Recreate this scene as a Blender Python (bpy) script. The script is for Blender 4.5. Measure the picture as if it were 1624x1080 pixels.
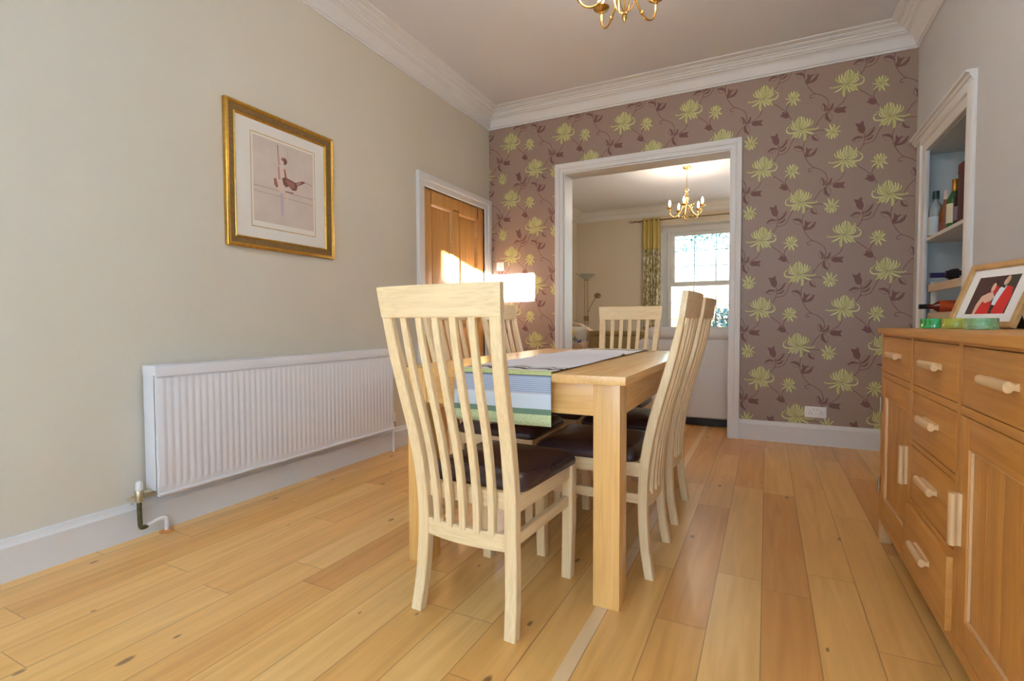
import bpy, bmesh, math, random
from mathutils import Vector, Matrix
R = math.radians
random.seed(7)
for o in list(bpy.data.objects): bpy.data.objects.remove(o)
S = bpy.context.scene
COL = S.collection
# ---------------------------------------------------------------- camera
cam = bpy.data.cameras.new('camera'); cam.sensor_width = 36; cam.lens = 36*809.73/1624
cam.clip_start = .05; cam.clip_end = 300
co = bpy.data.objects.new('camera', cam); COL.objects.link(co)
yaw, pitch, roll = R(26.507), R(-2.047), R(-0.188)
fw = Vector((-math.sin(yaw)*math.cos(pitch), math.cos(yaw)*math.cos(pitch), math.sin(pitch)))
rt = Vector((math.cos(yaw), math.sin(yaw), 0)); up = rt.cross(fw)
r2 = rt*math.cos(roll)+up*math.sin(roll); u2 = -rt*math.sin(roll)+up*math.cos(roll)
m = Matrix((r2, u2, -fw)).transposed().to_4x4(); m.translation = Vector((0, 0, .96))
co.matrix_world = m; S.camera = co
# ---------------------------------------------------------------- light
S.view_settings.view_transform = 'Standard'; S.view_settings.look = 'None'
S.view_settings.gamma = 1; S.view_settings.use_curve_mapping = False
S.view_settings.exposure = 0.32
W = bpy.data.worlds.new('world'); S.world = W; W.use_nodes = True
wn = W.node_tree.nodes; wl = W.node_tree.links
bg = wn['Background']; sky = wn.new('ShaderNodeTexSky'); sky.sky_type = 'NISHITA'
sky.sun_disc = False; sky.sun_elevation = R(10.8); sky.sun_rotation = R(160)
sky.air_density = 1.0; sky.dust_density = .6
wl.new(sky.outputs[0], bg.inputs[0]); bg.inputs[1].default_value = .8
KX = .30; KZ = .20
sd = Vector((-KX, 1, -KZ)).normalized()
sl = bpy.data.lights.new('sun', 'SUN'); sl.energy = 260; sl.angle = R(.35); sl.color = (.82, .92, 1)
so = bpy.data.objects.new('sun', sl); COL.objects.link(so)
so.rotation_euler = (-sd).to_track_quat('Z', 'Y').to_euler(); so.location = (2, -12, 4)
def area(name, loc, rot, sx, sy, e, c):
    l = bpy.data.lights.new(name, 'AREA'); l.shape = 'RECTANGLE'; l.size = sx; l.size_y = sy
    l.energy = e; l.color = c
    o = bpy.data.objects.new(name, l); COL.objects.link(o); o.location = loc; o.rotation_euler = rot
    return o
XL, XR, YB, YF, ZC = -2.533, .938, 4.574, -1.6, 3.04
area('window_daylight', (-.545, YF+.04, 1.75), (R(74), 0, R(180)), .85, 1.8, 380, (.46, .68, 1))
area('window_daylight', (.47, YF+.04, 1.75), (R(80), 0, R(180)), .7, 1.8, 170, (.44, .66, 1))  # fill lamp in the added right-hand window, lifts the right side
area('window_daylight', (-1.9, YF+.04, 1.75), (R(74), 0, R(180)), .85, 1.8, 60, (.46, .68, 1))  # fill lamp in the added left-hand window, softens the shadows
area('window_daylight', (.80, 9.66, 1.75), (R(-90), 0, R(180)), .95, 1.7, 420, (.62, .78, 1))  # fill lamp in the added out-of-view window, brightens the far room

# ---------------------------------------------------------------- materials
def srgb(r, g, b):
    f = lambda c: (c/255/12.92) if c/255 <= .04045 else ((c/255+.055)/1.055)**2.4
    return (f(r), f(g), f(b), 1)
def newmat(name):
    mt = bpy.data.materials.new(name); mt.use_nodes = True
    return mt, mt.node_tree.nodes, mt.node_tree.links, mt.node_tree.nodes['Principled BSDF']
MC = {}
def plain(name, col, rough=.5, metal=0., noise=0., nscale=30., coat=0., spec=.5, bump=0., sheen=0.):
    if name in MC: return MC[name]
    mt, n, l, p = newmat(name)
    p.inputs['Base Color'].default_value = col
    p.inputs['Roughness'].default_value = rough; p.inputs['Metallic'].default_value = metal
    p.inputs['Specular IOR Level'].default_value = spec
    p.inputs['Coat Weight'].default_value = coat
    p.inputs['Sheen Weight'].default_value = sheen
    tc = n.new('ShaderNodeTexCoord'); nz = n.new('ShaderNodeTexNoise'); nz.inputs['Scale'].default_value = nscale
    nz.inputs['Detail'].default_value = 4
    l.new(tc.outputs['Object'], nz.inputs['Vector'])
    if noise:
        mx = n.new('ShaderNodeMixRGB'); mx.blend_type = 'MULTIPLY'; mx.inputs[0].default_value = 1
        rp = n.new('ShaderNodeValToRGB')
        rp.color_ramp.elements[0].position = .3; rp.color_ramp.elements[1].position = .7
        a = 1-noise; rp.color_ramp.elements[0].color = (a, a, a, 1); rp.color_ramp.elements[1].color = (1, 1, 1, 1)
        l.new(nz.outputs[0], rp.inputs[0]); mx.inputs[1].default_value = col
        l.new(rp.outputs[0], mx.inputs[2]); l.new(mx.outputs[0], p.inputs['Base Color'])
    if bump:
        b = n.new('ShaderNodeBump'); b.inputs['Strength'].default_value = bump; b.inputs['Distance'].default_value = .002
        l.new(nz.outputs[0], b.inputs['Height']); l.new(b.outputs[0], p.inputs['Normal'])
    MC[name] = mt; return mt
def wood(name, c1, c2, axis='Y', rough=.38, coat=.0, knots=0., scale=1., board=0.):
    key = name+axis
    if key in MC: return MC[key]
    mt, n, l, p = newmat(key)
    tc = n.new('ShaderNodeTexCoord'); mp = n.new('ShaderNodeMapping')
    s = [26*scale]*3; s['XYZ'.index(axis)] = 1.6*scale
    mp.inputs['Scale'].default_value = s; l.new(tc.outputs['Object'], mp.inputs['Vector'])
    oi = n.new('ShaderNodeObjectInfo')
    ad = n.new('ShaderNodeVectorMath'); ad.operation = 'ADD'
    sc = n.new('ShaderNodeVectorMath'); sc.operation = 'SCALE'; sc.inputs[0].default_value = (7, 13, 5)
    l.new(oi.outputs['Random'], sc.inputs['Scale']); l.new(mp.outputs[0], ad.inputs[0]); l.new(sc.outputs[0], ad.inputs[1])
    nz = n.new('ShaderNodeTexNoise'); nz.inputs['Scale'].default_value = 1.0; nz.inputs['Detail'].default_value = 6
    nz.inputs['Roughness'].default_value = .6; nz.inputs['Distortion'].default_value = .6
    l.new(ad.outputs[0], nz.inputs['Vector'])
    rp = n.new('ShaderNodeValToRGB'); rp.color_ramp.elements[0].position = .28; rp.color_ramp.elements[1].position = .72
    rp.color_ramp.elements[0].color = c2; rp.color_ramp.elements[1].color = c1
    l.new(nz.outputs[0], rp.inputs[0])
    # fine pores
    mp2 = n.new('ShaderNodeMapping'); s = [160]*3; s['XYZ'.index(axis)] = 5; mp2.inputs['Scale'].default_value = s
    l.new(tc.outputs['Object'], mp2.inputs['Vector'])
    nz2 = n.new('ShaderNodeTexNoise'); nz2.inputs['Scale'].default_value = 1; nz2.inputs['Detail'].default_value = 2
    l.new(mp2.outputs[0], nz2.inputs['Vector'])
    r3 = n.new('ShaderNodeValToRGB'); r3.color_ramp.elements[0].position = .35; r3.color_ramp.elements[1].position = .55
    r3.color_ramp.elements[0].color = (.88, .86, .82, 1); r3.color_ramp.elements[1].color = (1, 1, 1, 1)
    l.new(nz2.outputs[0], r3.inputs[0])
    mx = n.new('ShaderNodeMixRGB'); mx.blend_type = 'MULTIPLY'; mx.inputs[0].default_value = .8
    l.new(rp.outputs[0], mx.inputs[1]); l.new(r3.outputs[0], mx.inputs[2])
    l.new(mx.outputs[0], p.inputs['Base Color'])
    p.inputs['Roughness'].default_value = rough; p.inputs['Coat Weight'].default_value = coat; p.inputs['Coat Roughness'].default_value = .2
    MC[key] = mt; return mt
OAK1, OAK2 = srgb(226, 196, 142), srgb(208, 172, 114)      # chairs / pale oak
def chair_wood(ax): return wood('chair_oak', srgb(245, 216, 170), srgb(235, 201, 150), ax, .4)
def table_wood(ax): return wood('table_oak', srgb(238, 186, 114), srgb(218, 162, 90), ax, .26, coat=.2)
def side_wood(ax): return wood('sideboard_oak', srgb(208, 146, 70), srgb(186, 122, 52), ax, .4)
def pale_wood(ax): return wood('handle_oak', srgb(226, 186, 138), srgb(208, 164, 112), ax, .4)
def pine(ax): return wood('pine', srgb(208, 154, 88), srgb(184, 126, 62), ax, .4)
M_wall = plain('wall_paint', srgb(208, 198, 179), .85, noise=.03, nscale=3)
M_wall_r = plain('right_wall_paint', srgb(200, 200, 202), .85, noise=.03, nscale=3)
M_ceil = plain('ceiling_paint', srgb(216, 213, 214), .9)
M_trim = plain('white_gloss', srgb(220, 217, 214), .45)
M_cornice = plain('plaster_cornice', srgb(220, 216, 212), .7)
M_far = plain('far_wall_paint', srgb(212, 198, 176), .85)
M_leather = plain('dark_leather', srgb(68, 46, 44), .27, noise=.2, nscale=60, bump=.25)
M_brass = plain('brass', srgb(214, 172, 96), .22, 1.)
M_oldbrass = plain('antique_brass', srgb(150, 128, 90), .35, 1.)
M_chrome = plain('chrome', srgb(190, 195, 205), .2, 1.)
M_rad = plain('radiator_enamel', srgb(228, 226, 228), .4)
M_white = plain('white_plastic', srgb(232, 230, 228), .35)
M_black = plain('black', srgb(20, 20, 22), .5)
def emis(name, col, st):
    mt, n, l, p = newmat(name); p.inputs['Emission Color'].default_value = col; p.inputs['Emission Strength'].default_value = st
    p.inputs['Base Color'].default_value = col; return mt
M_bulb = emis('bulb_glow', (1, .93, .84, 1), 14)
def glassy(name, col, tmix=.75, rough=.03):
    mt, n, l, p = newmat(name); n.remove(p); out = n['Material Output']
    tr = n.new('ShaderNodeBsdfTransparent'); tr.inputs[0].default_value = col
    gl = n.new('ShaderNodeBsdfGlossy'); gl.inputs['Roughness'].default_value = rough
    fr = n.new('ShaderNodeFresnel'); fr.inputs[0].default_value = 1.45
    df = n.new('ShaderNodeBsdfPrincipled'); df.inputs['Base Color'].default_value = col; df.inputs['Roughness'].default_value = .1
    m1 = n.new('ShaderNodeMixShader'); m1.inputs[0].default_value = 1-tmix
    l.new(tr.outputs[0], m1.inputs[1]); l.new(df.outputs[0], m1.inputs[2])
    m2 = n.new('ShaderNodeMixShader'); l.new(fr.outputs[0], m2.inputs[0]); l.new(m1.outputs[0], m2.inputs[1]); l.new(gl.outputs[0], m2.inputs[2])
    l.new(m2.outputs[0], out.inputs[0]); return mt
M_pane = glassy('window_glass', (.97, .99, 1, 1), 1.)

# ---------------------------------------------------------------- mesh helpers
class MB:
    def __init__(s): s.bm = bmesh.new(); s.mi = 0
    def box(s, a, b, bev=0.):
        a, b = [min(x, y) for x, y in zip(a, b)], [max(x, y) for x, y in zip(a, b)]
        g = bmesh.ops.create_cube(s.bm, size=1)
        for v in g['verts']:
            v.co = Vector([a[i]+(v.co[i]+.5)*(b[i]-a[i]) for i in range(3)])
        fs = {f for v in g['verts'] for f in v.link_faces}
        for f in fs: f.material_index = s.mi
        if bev:
            es = list({e for v in g['verts'] for e in v.link_edges})
            r = bmesh.ops.bevel(s.bm, geom=es, offset=bev, segments=2, affect='EDGES', profile=.7)
            for f in r['faces']: f.material_index = s.mi
        return s
    def loft(s, loops, closed=False, cap=True):
        L = [[s.bm.verts.new(p) for p in lp] for lp in loops]; n = len(L[0])
        rng = range(len(L)) if closed else range(len(L)-1)
        for i in rng:
            A, B = L[i], L[(i+1) % len(L)]
            for j in range(n):
                f = s.bm.faces.new((A[j], A[(j+1) % n], B[(j+1) % n], B[j])); f.material_index = s.mi
        if cap and not closed:
            for lp in (list(reversed(L[0])), L[-1]):
                f = s.bm.faces.new(lp); f.material_index = s.mi
        return s
    def sheet(s, grid):
        V = [[s.bm.verts.new(p) for p in row] for row in grid]
        for i in range(len(V)-1):
            for j in range(len(V[0])-1):
                f = s.bm.faces.new((V[i][j], V[i+1][j], V[i+1][j+1], V[i][j+1])); f.material_index = s.mi
        return s
    def tube(s, pts, r, seg=10, closed=False):
        pts = [Vector(p) for p in pts]; rr = r if isinstance(r, (list, tuple)) else [r]*len(pts)
        loops = []; prev = None
        for i, p in enumerate(pts):
            if closed: t = pts[(i+1) % len(pts)]-pts[i-1]
            else: t = pts[min(i+1, len(pts)-1)]-pts[max(i-1, 0)]
            t.normalize()
            if prev is None:
                a = Vector((0, 0, 1)) if abs(t.z) < .9 else Vector((1, 0, 0)); prev = t.cross(a).normalized()
            nrm = (prev-t*prev.dot(t)).normalized(); prev = nrm; b = t.cross(nrm)
            loops.append([p+(nrm*math.cos(2*math.pi*k/seg)+b*math.sin(2*math.pi*k/seg))*rr[i] for k in range(seg)])
        return s.loft(loops, closed)
    def lathe(s, prof, c=(0, 0, 0), seg=20, axis='Z'):
        loops = []
        for r, z in prof:
            r = max(r, .0004); lp = []
            for k in range(seg):
                a = 2*math.pi*k/seg; q = Vector((r*math.cos(a), r*math.sin(a), z))
                if axis == 'X': q = Vector((z, r*math.cos(a), r*math.sin(a)))
                if axis == 'Y': q = Vector((r*math.sin(a), z, r*math.cos(a)))
                lp.append(Vector(c)+q)
            loops.append(lp)
        return s.loft(loops)
    def ball(s, c, r, sx=1, sy=1, sz=1, seg=14):
        g = bmesh.ops.create_uvsphere(s.bm, u_segments=seg, v_segments=max(6, seg*2//3), radius=r)
        for v in g['verts']: v.co = Vector((v.co.x*sx, v.co.y*sy, v.co.z*sz))+Vector(c)
        for f in {f for v in g['verts'] for f in v.link_faces}: f.material_index = s.mi
        return s
    def poly(s, pts):
        try:
            f = s.bm.faces.new([s.bm.verts.new(p) for p in pts]); f.material_index = s.mi
        except ValueError: pass
        return s
    def build(s, name, mats, parent=None, smooth=35, recalc=True):
        if recalc: bmesh.ops.recalc_face_normals(s.bm, faces=s.bm.faces)
        me = bpy.data.meshes.new(name); s.bm.to_mesh(me); s.bm.free()
        if not isinstance(mats, (list, tuple)): mats = [mats]
        for q in mats: me.materials.append(q)
        if smooth:
            me.polygons.foreach_set('use_smooth', [True]*len(me.polygons))
            me.set_sharp_from_angle(angle=R(smooth))
        o = bpy.data.objects.new(name, me); COL.objects.link(o)
        if parent: o.parent = parent
        return o
def tag(o, label=None, cat=None, group=None, kind=None):
    if label: o['label'] = label
    if cat: o['category'] = cat
    if group: o['group'] = group
    if kind: o['kind'] = kind
    return o
def thing(name, label, cat, loc=(0, 0, 0), rz=0., group=None):
    o = bpy.data.objects.new(name, None); COL.objects.link(o); o.location = loc; o.rotation_euler = (0, 0, rz)
    o.empty_display_size = .1
    return tag(o, label, cat, group)
def struct(name, mb, mats, **k):
    return tag(mb.build(name, mats, **k), kind='structure')
def copy_tree(o, parent=None):
    c = o.copy(); COL.objects.link(c); c.parent = parent
    for ch in [x for x in bpy.data.objects if x.parent == o]: copy_tree(ch, c)
    return c
def lerp(tab, x):
    if x <= tab[0][0]: return tab[0][1]
    for (a, b), (c, d) in zip(tab, tab[1:]):
        if x <= c: return b+(d-b)*(x-a)/(c-a)
    return tab[-1][1]
def catmull(pts, n=6, closed=False):
    P = [Vector(p) for p in pts]; out = []; N = len(P)
    for i in range(N if closed else N-1):
        g = (lambda k: P[k % N]) if closed else (lambda k: P[max(0, min(N-1, k))])
        a, b, c, d = g(i-1), g(i), g(i+1), g(i+2)
        for j in range(n):
            t = j/n
            out.append(.5*((2*b)+(c-a)*t+(2*a-5*b+4*c-d)*t*t+(3*b-a-3*c+d)*t**3))
    if not closed: out.append(P[-1])
    return out
# ---------------------------------------------------------------- floor material
def floor_mat():
    mt, n, l, p = newmat('floorboards')
    def math_(op, a, b=None, c=None):
        q = n.new('ShaderNodeMath'); q.operation = op
        for i, x in enumerate((a, b, c)):
            if x is None: continue
            if isinstance(x, (int, float)): q.inputs[i].default_value = x
            else: l.new(x, q.inputs[i])
        return q.outputs[0]
    tc = n.new('ShaderNodeTexCoord'); sx = n.new('ShaderNodeSeparateXYZ'); l.new(tc.outputs['Object'], sx.inputs[0])
    X, Y = sx.outputs[0], sx.outputs[1]
    u = math_('DIVIDE', math_('ADD', X, .004), .153)
    row = math_('FLOOR', u); fu = math_('FRACT', u)
    wn1 = n.new('ShaderNodeTexWhiteNoise'); wn1.noise_dimensions = '1D'; l.new(row, wn1.inputs['W'])
    v = math_('ADD', math_('DIVIDE', Y, 1.15), math_('MULTIPLY', wn1.outputs['Value'], 7.3))
    seg = math_('FLOOR', v); fv = math_('FRACT', v)
    cb = n.new('ShaderNodeCombineXYZ'); l.new(row, cb.inputs[0]); l.new(seg, cb.inputs[1])
    wn2 = n.new('ShaderNodeTexWhiteNoise'); wn2.noise_dimensions = '2D'; l.new(cb.outputs[0], wn2.inputs['Vector'])
    tone = n.new('ShaderNodeValToRGB'); e = tone.color_ramp.elements
    e[0].position = 0; e[0].color = srgb(212, 150, 80); e[1].position = 1; e[1].color = srgb(236, 188, 116)
    for ps, c in ((.25, (222, 164, 90)), (.5, (228, 173, 98)), (.75, (232, 180, 106))):
        q = e.new(ps); q.color = srgb(*c)
    l.new(wn2.outputs['Value'], tone.inputs[0])
    # grain
    mp = n.new('ShaderNodeMapping'); mp.inputs['Scale'].default_value = (22, 1.5, 1); l.new(tc.outputs['Object'], mp.inputs[0])
    ad = n.new('ShaderNodeVectorMath'); l.new(mp.outputs[0], ad.inputs[0])
    sc = n.new('ShaderNodeVectorMath'); sc.operation = 'SCALE'; sc.inputs['Scale'].default_value = 31
    l.new(wn2.outputs['Color'], sc.inputs[0]); l.new(sc.outputs[0], ad.inputs[1])
    nz = n.new('ShaderNodeTexNoise'); nz.inputs['Scale'].default_value = 1; nz.inputs['Detail'].default_value = 7; nz.inputs['Distortion'].default_value = .8
    l.new(ad.outputs[0], nz.inputs['Vector'])
    gr = n.new('ShaderNodeValToRGB'); gr.color_ramp.elements[0].position = .3; gr.color_ramp.elements[1].position = .65
    gr.color_ramp.elements[0].color = (.76, .68, .56, 1); gr.color_ramp.elements[1].color = (1, 1, 1, 1)
    l.new(nz.outputs[0], gr.inputs[0])
    m1 = n.new('ShaderNodeMixRGB'); m1.blend_type = 'MULTIPLY'; m1.inputs[0].default_value = .75
    l.new(tone.outputs[0], m1.inputs[1]); l.new(gr.outputs[0], m1.inputs[2])
    # knots
    mk = n.new('ShaderNodeMapping'); mk.inputs['Scale'].default_value = (5.5, 2.6, 1); l.new(tc.outputs['Object'], mk.inputs[0])
    dn = n.new('ShaderNodeTexNoise'); dn.inputs['Scale'].default_value = 14; l.new(tc.outputs['Object'], dn.inputs['Vector'])
    dm = n.new('ShaderNodeMixRGB'); dm.inputs[0].default_value = .07; l.new(mk.outputs[0], dm.inputs[1]); l.new(dn.outputs['Color'], dm.inputs[2])
    vo = n.new('ShaderNodeTexVoronoi'); vo.voronoi_dimensions = '2D'; vo.inputs['Scale'].default_value = 1; l.new(dm.outputs[0], vo.inputs['Vector'])
    vs = n.new('ShaderNodeSeparateColor'); l.new(vo.outputs['Color'], vs.inputs[0])
    rad = math_('MULTIPLY', math_('GREATER_THAN', vs.outputs[0], .55), math_('ADD', .02, math_('MULTIPLY', vs.outputs[1], .055)))
    km = math_('SUBTRACT', 1, math_('DIVIDE', vo.outputs['Distance'], math_('MAXIMUM', rad, .0001)))
    km = math_('MULTIPLY', math_('MINIMUM', math_('MAXIMUM', math_('MULTIPLY', km, 2.2), 0), 1), .75)
    m2 = n.new('ShaderNodeMixRGB'); m2.inputs[2].default_value = srgb(92, 58, 30); l.new(km, m2.inputs[0]); l.new(m1.outputs[0], m2.inputs[1])
    # pale strip beside the table leg
    st = math_('MULTIPLY', math_('GREATER_THAN', X, -.505), math_('LESS_THAN', X, -.463))
    m4 = n.new('ShaderNodeMixRGB'); m4.inputs[2].default_value = srgb(232, 200, 156); l.new(math_('MULTIPLY', st, .8), m4.inputs[0]); l.new(m2.outputs[0], m4.inputs[1])
    # gaps
    g1 = math_('LESS_THAN', math_('MINIMUM', fu, math_('SUBTRACT', 1, fu)), .0105)
    g2 = math_('LESS_THAN', math_('MINIMUM', fv, math_('SUBTRACT', 1, fv)), .0012)
    g = math_('MAXIMUM', g1, g2)
    m3 = n.new('ShaderNodeMixRGB'); m3.inputs[2].default_value = srgb(112, 76, 46); l.new(math_('MULTIPLY', g, .6), m3.inputs[0]); l.new(m4.outputs[0], m3.inputs[1])
    l.new(m3.outputs[0], p.inputs['Base Color'])
    bp = n.new('ShaderNodeBump'); bp.inputs['Strength'].default_value = .35; bp.inputs['Distance'].default_value = .001
    l.new(math_('SUBTRACT', math_('MULTIPLY', nz.outputs[0], .25), g), bp.inputs['Height']); l.new(bp.outputs[0], p.inputs['Normal'])
    p.inputs['Roughness'].default_value = .3; p.inputs['Specular IOR Level'].default_value = .5
    return mt

# ================================================================ ROOM SHELL
FX0, FX1, FY0, FY1 = -3.35, 1.6, 4.774, 9.6
fl = MB(); fl.box((-2.75, -1.8, -.05), (1.4, 4.7, 0)); fl.box((-3.5, 4.7, -.05), (1.8, 9.7, 0))
struct('floor', fl, floor_mat())
ce = MB(); ce.box((-2.75, -1.8, ZC), (1.4, 4.7, ZC+.05)); ce.box((-3.5, 4.7, ZC), (1.8, 9.7, ZC+.05))
struct('ceiling', ce, M_ceil)
# left wall with a shallow door recess
DY0, DY1, DZ = 3.466, 4.469, 2.08
w = MB()
w.box((XL-.15, YF-.2, 0), (XL, DY0, ZC)); w.box((XL-.15, DY1, 0), (XL, YB, ZC)); w.box((XL-.15, DY0, DZ), (XL, DY1, ZC))
w.box((XL-.15, DY0, 0), (XL-.08, DY1, DZ))
struct('wall_left', w, M_wall)
# front wall (behind the camera) with the sun window and two side windows added for fill
w = MB(); ws = [(-2.3, -1.5), (-.943, -.148), (.12, .82)]; z0, z1 = .85, 2.695
xs = [XL-.15]+[x for q in ws for x in q]+[XR+.4]
for i in range(7):
    if i % 2:
        w.box((xs[i], YF-.15, 0), (xs[i+1], YF, z0)); w.box((xs[i], YF-.15, z1), (xs[i+1], YF, ZC))
    else: w.box((xs[i], YF-.15, 0), (xs[i+1], YF, ZC))
struct('wall_front', w, M_wall)
for k, (a, b) in enumerate(ws):
    q = MB()
    for (x0, x1, za, zb) in ((a, a+.012, z0, z1), (b-.012, b, z0, z1), (a+.012, b-.012, z0, z0+.05), (a+.012, b-.012, z1-.012, z1), (a+.012, b-.012, 1.72, 1.76)):
        q.box((x0, YF-.11, za), (x1, YF-.06, zb))
    wo = struct('window_%d' % (2, 3, 5)[k], q, M_trim)  # first and last are added openings for more light
    MB().box((a+.012, YF-.09, z0+.05), (b-.012, YF-.085, z1-.012)).build('pane', M_pane, wo)
# unseen wall added outside to block the sun; its dip shapes the sun patch
w = MB(); w.box((-4, -4.35, -.3), (-.22, -4.2, 3.45)); w.box((-.22, -4.35, -.3), (.70, -4.2, 2.94)); w.box((.70, -4.35, -.3), (3, -4.2, 3.45))
struct('wall_outside', w, plain('rendered_block', srgb(170, 160, 150), .9, noise=.2, nscale=8))
# back wall with the wide opening, thickness .2
OX0, OX1, OZ = -1.731, -.272, 2.365
w = MB()
w.box((FX0-.15, YB, 0), (OX0, FY0, ZC)); w.box((OX1, YB, 0), (FX1+.15, FY0, ZC)); w.box((OX0, YB, OZ), (OX1, FY0, ZC))
n_base = 1
# ---- wallpaper pattern as thin printed shapes on the wall's own mesh
M_paper = None
def paper_mat():
    mt, n, l, p = newmat('wallpaper_ground')
    tc = n.new('ShaderNodeTexCoord'); mp = n.new('ShaderNodeMapping'); mp.inputs['Scale'].default_value = (420, 1, 25)
    l.new(tc.outputs['Object'], mp.inputs[0]); nz = n.new('ShaderNodeTexNoise'); nz.inputs['Scale'].default_value = 1
    l.new(mp.outputs[0], nz.inputs['Vector'])
    rp = n.new('ShaderNodeValToRGB'); rp.color_ramp.elements[0].color = srgb(144, 118, 102); rp.color_ramp.elements[1].color = srgb(156, 129, 112)
    l.new(nz.outputs[0], rp.inputs[0])
    # paper joints every 0.561 m
    sx = n.new('ShaderNodeSeparateXYZ'); l.new(tc.outputs['Object'], sx.inputs[0])
    a = n.new('ShaderNodeMath'); a.operation = 'ADD'; a.inputs[1].default_value = 4*.561-.106; l.new(sx.outputs[0], a.inputs[0])
    b = n.new('ShaderNodeMath'); b.operation = 'MODULO'; b.inputs[1].default_value = .561; l.new(a.outputs[0], b.inputs[0])
    c = n.new('ShaderNodeMath'); c.operation = 'LESS_THAN'; c.inputs[1].default_value = .0025; l.new(b.outputs[0], c.inputs[0])
    mx = n.new('ShaderNodeMixRGB'); mx.inputs[2].default_value = srgb(160, 130, 110); l.new(rp.outputs[0], mx.inputs[1])
    d = n.new('ShaderNodeMath'); d.operation = 'MULTIPLY'; d.inputs[1].default_value = .6; l.new(c.outputs[0], d.inputs[0]); l.new(d.outputs[0], mx.inputs[0])
    l.new(mx.outputs[0], p.inputs['Base Color']); p.inputs['Roughness'].default_value = .5
    return mt
M_petal = plain('wallpaper_petal', srgb(186, 178, 112), .5); M_petal2 = plain('wallpaper_petal_light', srgb(200, 192, 132), .5)
M_pline = plain('wallpaper_petal_line', srgb(122, 108, 62), .6)
M_vine = plain('wallpaper_vine', srgb(122, 80, 70), .6); M_bud = plain('wallpaper_bud', srgb(114, 74, 64), .6)
RX0, RX1, RZ0, RZ1 = XL, XR, .155, 2.90
rects = [(RX0, -1.78, RZ0, RZ1), (-.22, RX1, RZ0, RZ1), (-1.78, -.22, 2.42, RZ1)]
def clip(poly, rc):
    for ax, lim, sg in ((0, rc[0], 1), (0, rc[1], -1), (1, rc[2], 1), (1, rc[3], -1)):
        out = []
        for i in range(len(poly)):
            a, b = poly[i-1], poly[i]; da, db = sg*(a[ax]-lim), sg*(b[ax]-lim)
            if (da >= 0) != (db >= 0):
                t = da/(da-db); out.append((a[0]+(b[0]-a[0])*t, a[1]+(b[1]-a[1])*t))
            if db >= 0: out.append(b)
        poly = out
        if len(poly) < 3: return []
    return poly
layer = [0]
LAY = .00004
def put(quads, mi, lay):
    for q in quads:
        for rc in rects:
            c = clip(q, rc)
            if c: w.mi = mi; w.poly([(x, YB-.0004-lay*LAY, z) for x, z in c])
    w.mi = 0
def stroke(pts, wid, n=8):
    """ribbon quads along a curve; wid is a function of t or number"""
    P = catmull([(x, z, 0) for x, z in pts], n) if len(pts) > 2 else [Vector((x, z, 0)) for x, z in pts]
    qs = []; e = []
    for i, p in enumerate(P):
        t = (P[min(i+1, len(P)-1)]-P[max(i-1, 0)]).normalized(); k = i/(len(P)-1)
        h = (wid(k) if callable(wid) else wid)/2; nn = Vector((-t.y, t.x, 0))*h
        e.append(((p+nn), (p-nn)))
    for a, b in zip(e, e[1:]): qs.append([(a[0].x, a[0].y), (b[0].x, b[0].y), (b[1].x, b[1].y), (a[1].x, a[1].y)])
    return qs
def petal(ox, oz, base, ctrl, tip, wd, sgn=1):
    P = []
    for i in range(8):
        t = i/7; x = (1-t)**2*base[0]+2*t*(1-t)*ctrl[0]+t*t*tip[0]; z = (1-t)**2*base[1]+2*t*(1-t)*ctrl[1]+t*t*tip[1]
        P.append((ox+sgn*x, oz+z))
    prof = lambda k, s=0: wd*(.35+.65*math.sin(math.pi*min(1, .12+.75*k)))*(1 if k < .93 else .55)
    return P, prof
# petals in 1/1000 m, origin at the flower heart
PET = [((-10, 0), (-95, 20), (-78, 52), 11), ((10, 0), (66, 20), (60, 56), 12),
       ((-8, 0), (-70, 20), (-58, 66), 13), ((8, 0), (56, 25), (42, 74), 13),
       ((-6, 5), (-50, 30), (-38, 72), 13), ((5, 5), (44, 50), (22, 88), 14), ((-4, 5), (-24, 40), (-16, 74), 12),
       ((0, 8), (0, 60), (8, 92), 14), ((-2, 5), (-34, 60), (-4, 84), 10), ((4, 5), (26, 50), (20, 70), 10), ((2, 5), (6, 30), (-8, 62), 12), ((0, 2), (-30, 22), (-26, 52), 12), ((2, 2), (22, 30), (8, 52), 12),
       ((14, -2), (78, 6), (74, 72), 11), ((16, -6), (102, 2), (72, 36), 10), ((70, 38), (96, 44), (102, 26), 7),
       ((12, -8), (128, -44), (118, 18), 12), ((118, 14), (112, 28), (96, 20), 8),
       ((-12, -4), (-70, -18), (-128, -14), 12), ((-110, -16), (-124, -6), (-126, -8), 8),
       ((-10, -8), (-56, -40), (-92, -46), 13), ((-6, -8), (-38, -60), (-16, -88), 20), ((0, -8), (4, -46), (24, -64), 13),
       ((6, -8), (34, -50), (52, -58), 13), ((8, -8), (50, -40), (82, -60), 15), ((10, -8), (60, -30), (70, -36), 11)]
PET_S = [((0, 0), (-34, 10), (-28, 34), 11), ((0, 0), (-16, 26), (-12, 42), 12), ((0, 0), (4, 30), (8, 44), 12), ((0, 0), (30, 24), (22, 38), 11), ((0, 0), (40, 8), (36, 22), 11),
         ((0, 0), (0, 14), (-6, 26), 10), ((0, 0), (14, 14), (12, 24), 10), ((0, -2), (-30, -6), (-50, 6), 7), ((0, -4), (-24, -16), (-44, -36), 8),
         ((0, -4), (-10, -30), (-8, -50), 13), ((0, -4), (10, -30), (20, -52), 11), ((0, -4), (26, -16), (48, -26), 9), ((0, -2), (30, -4), (36, -12), 8)]
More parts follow.
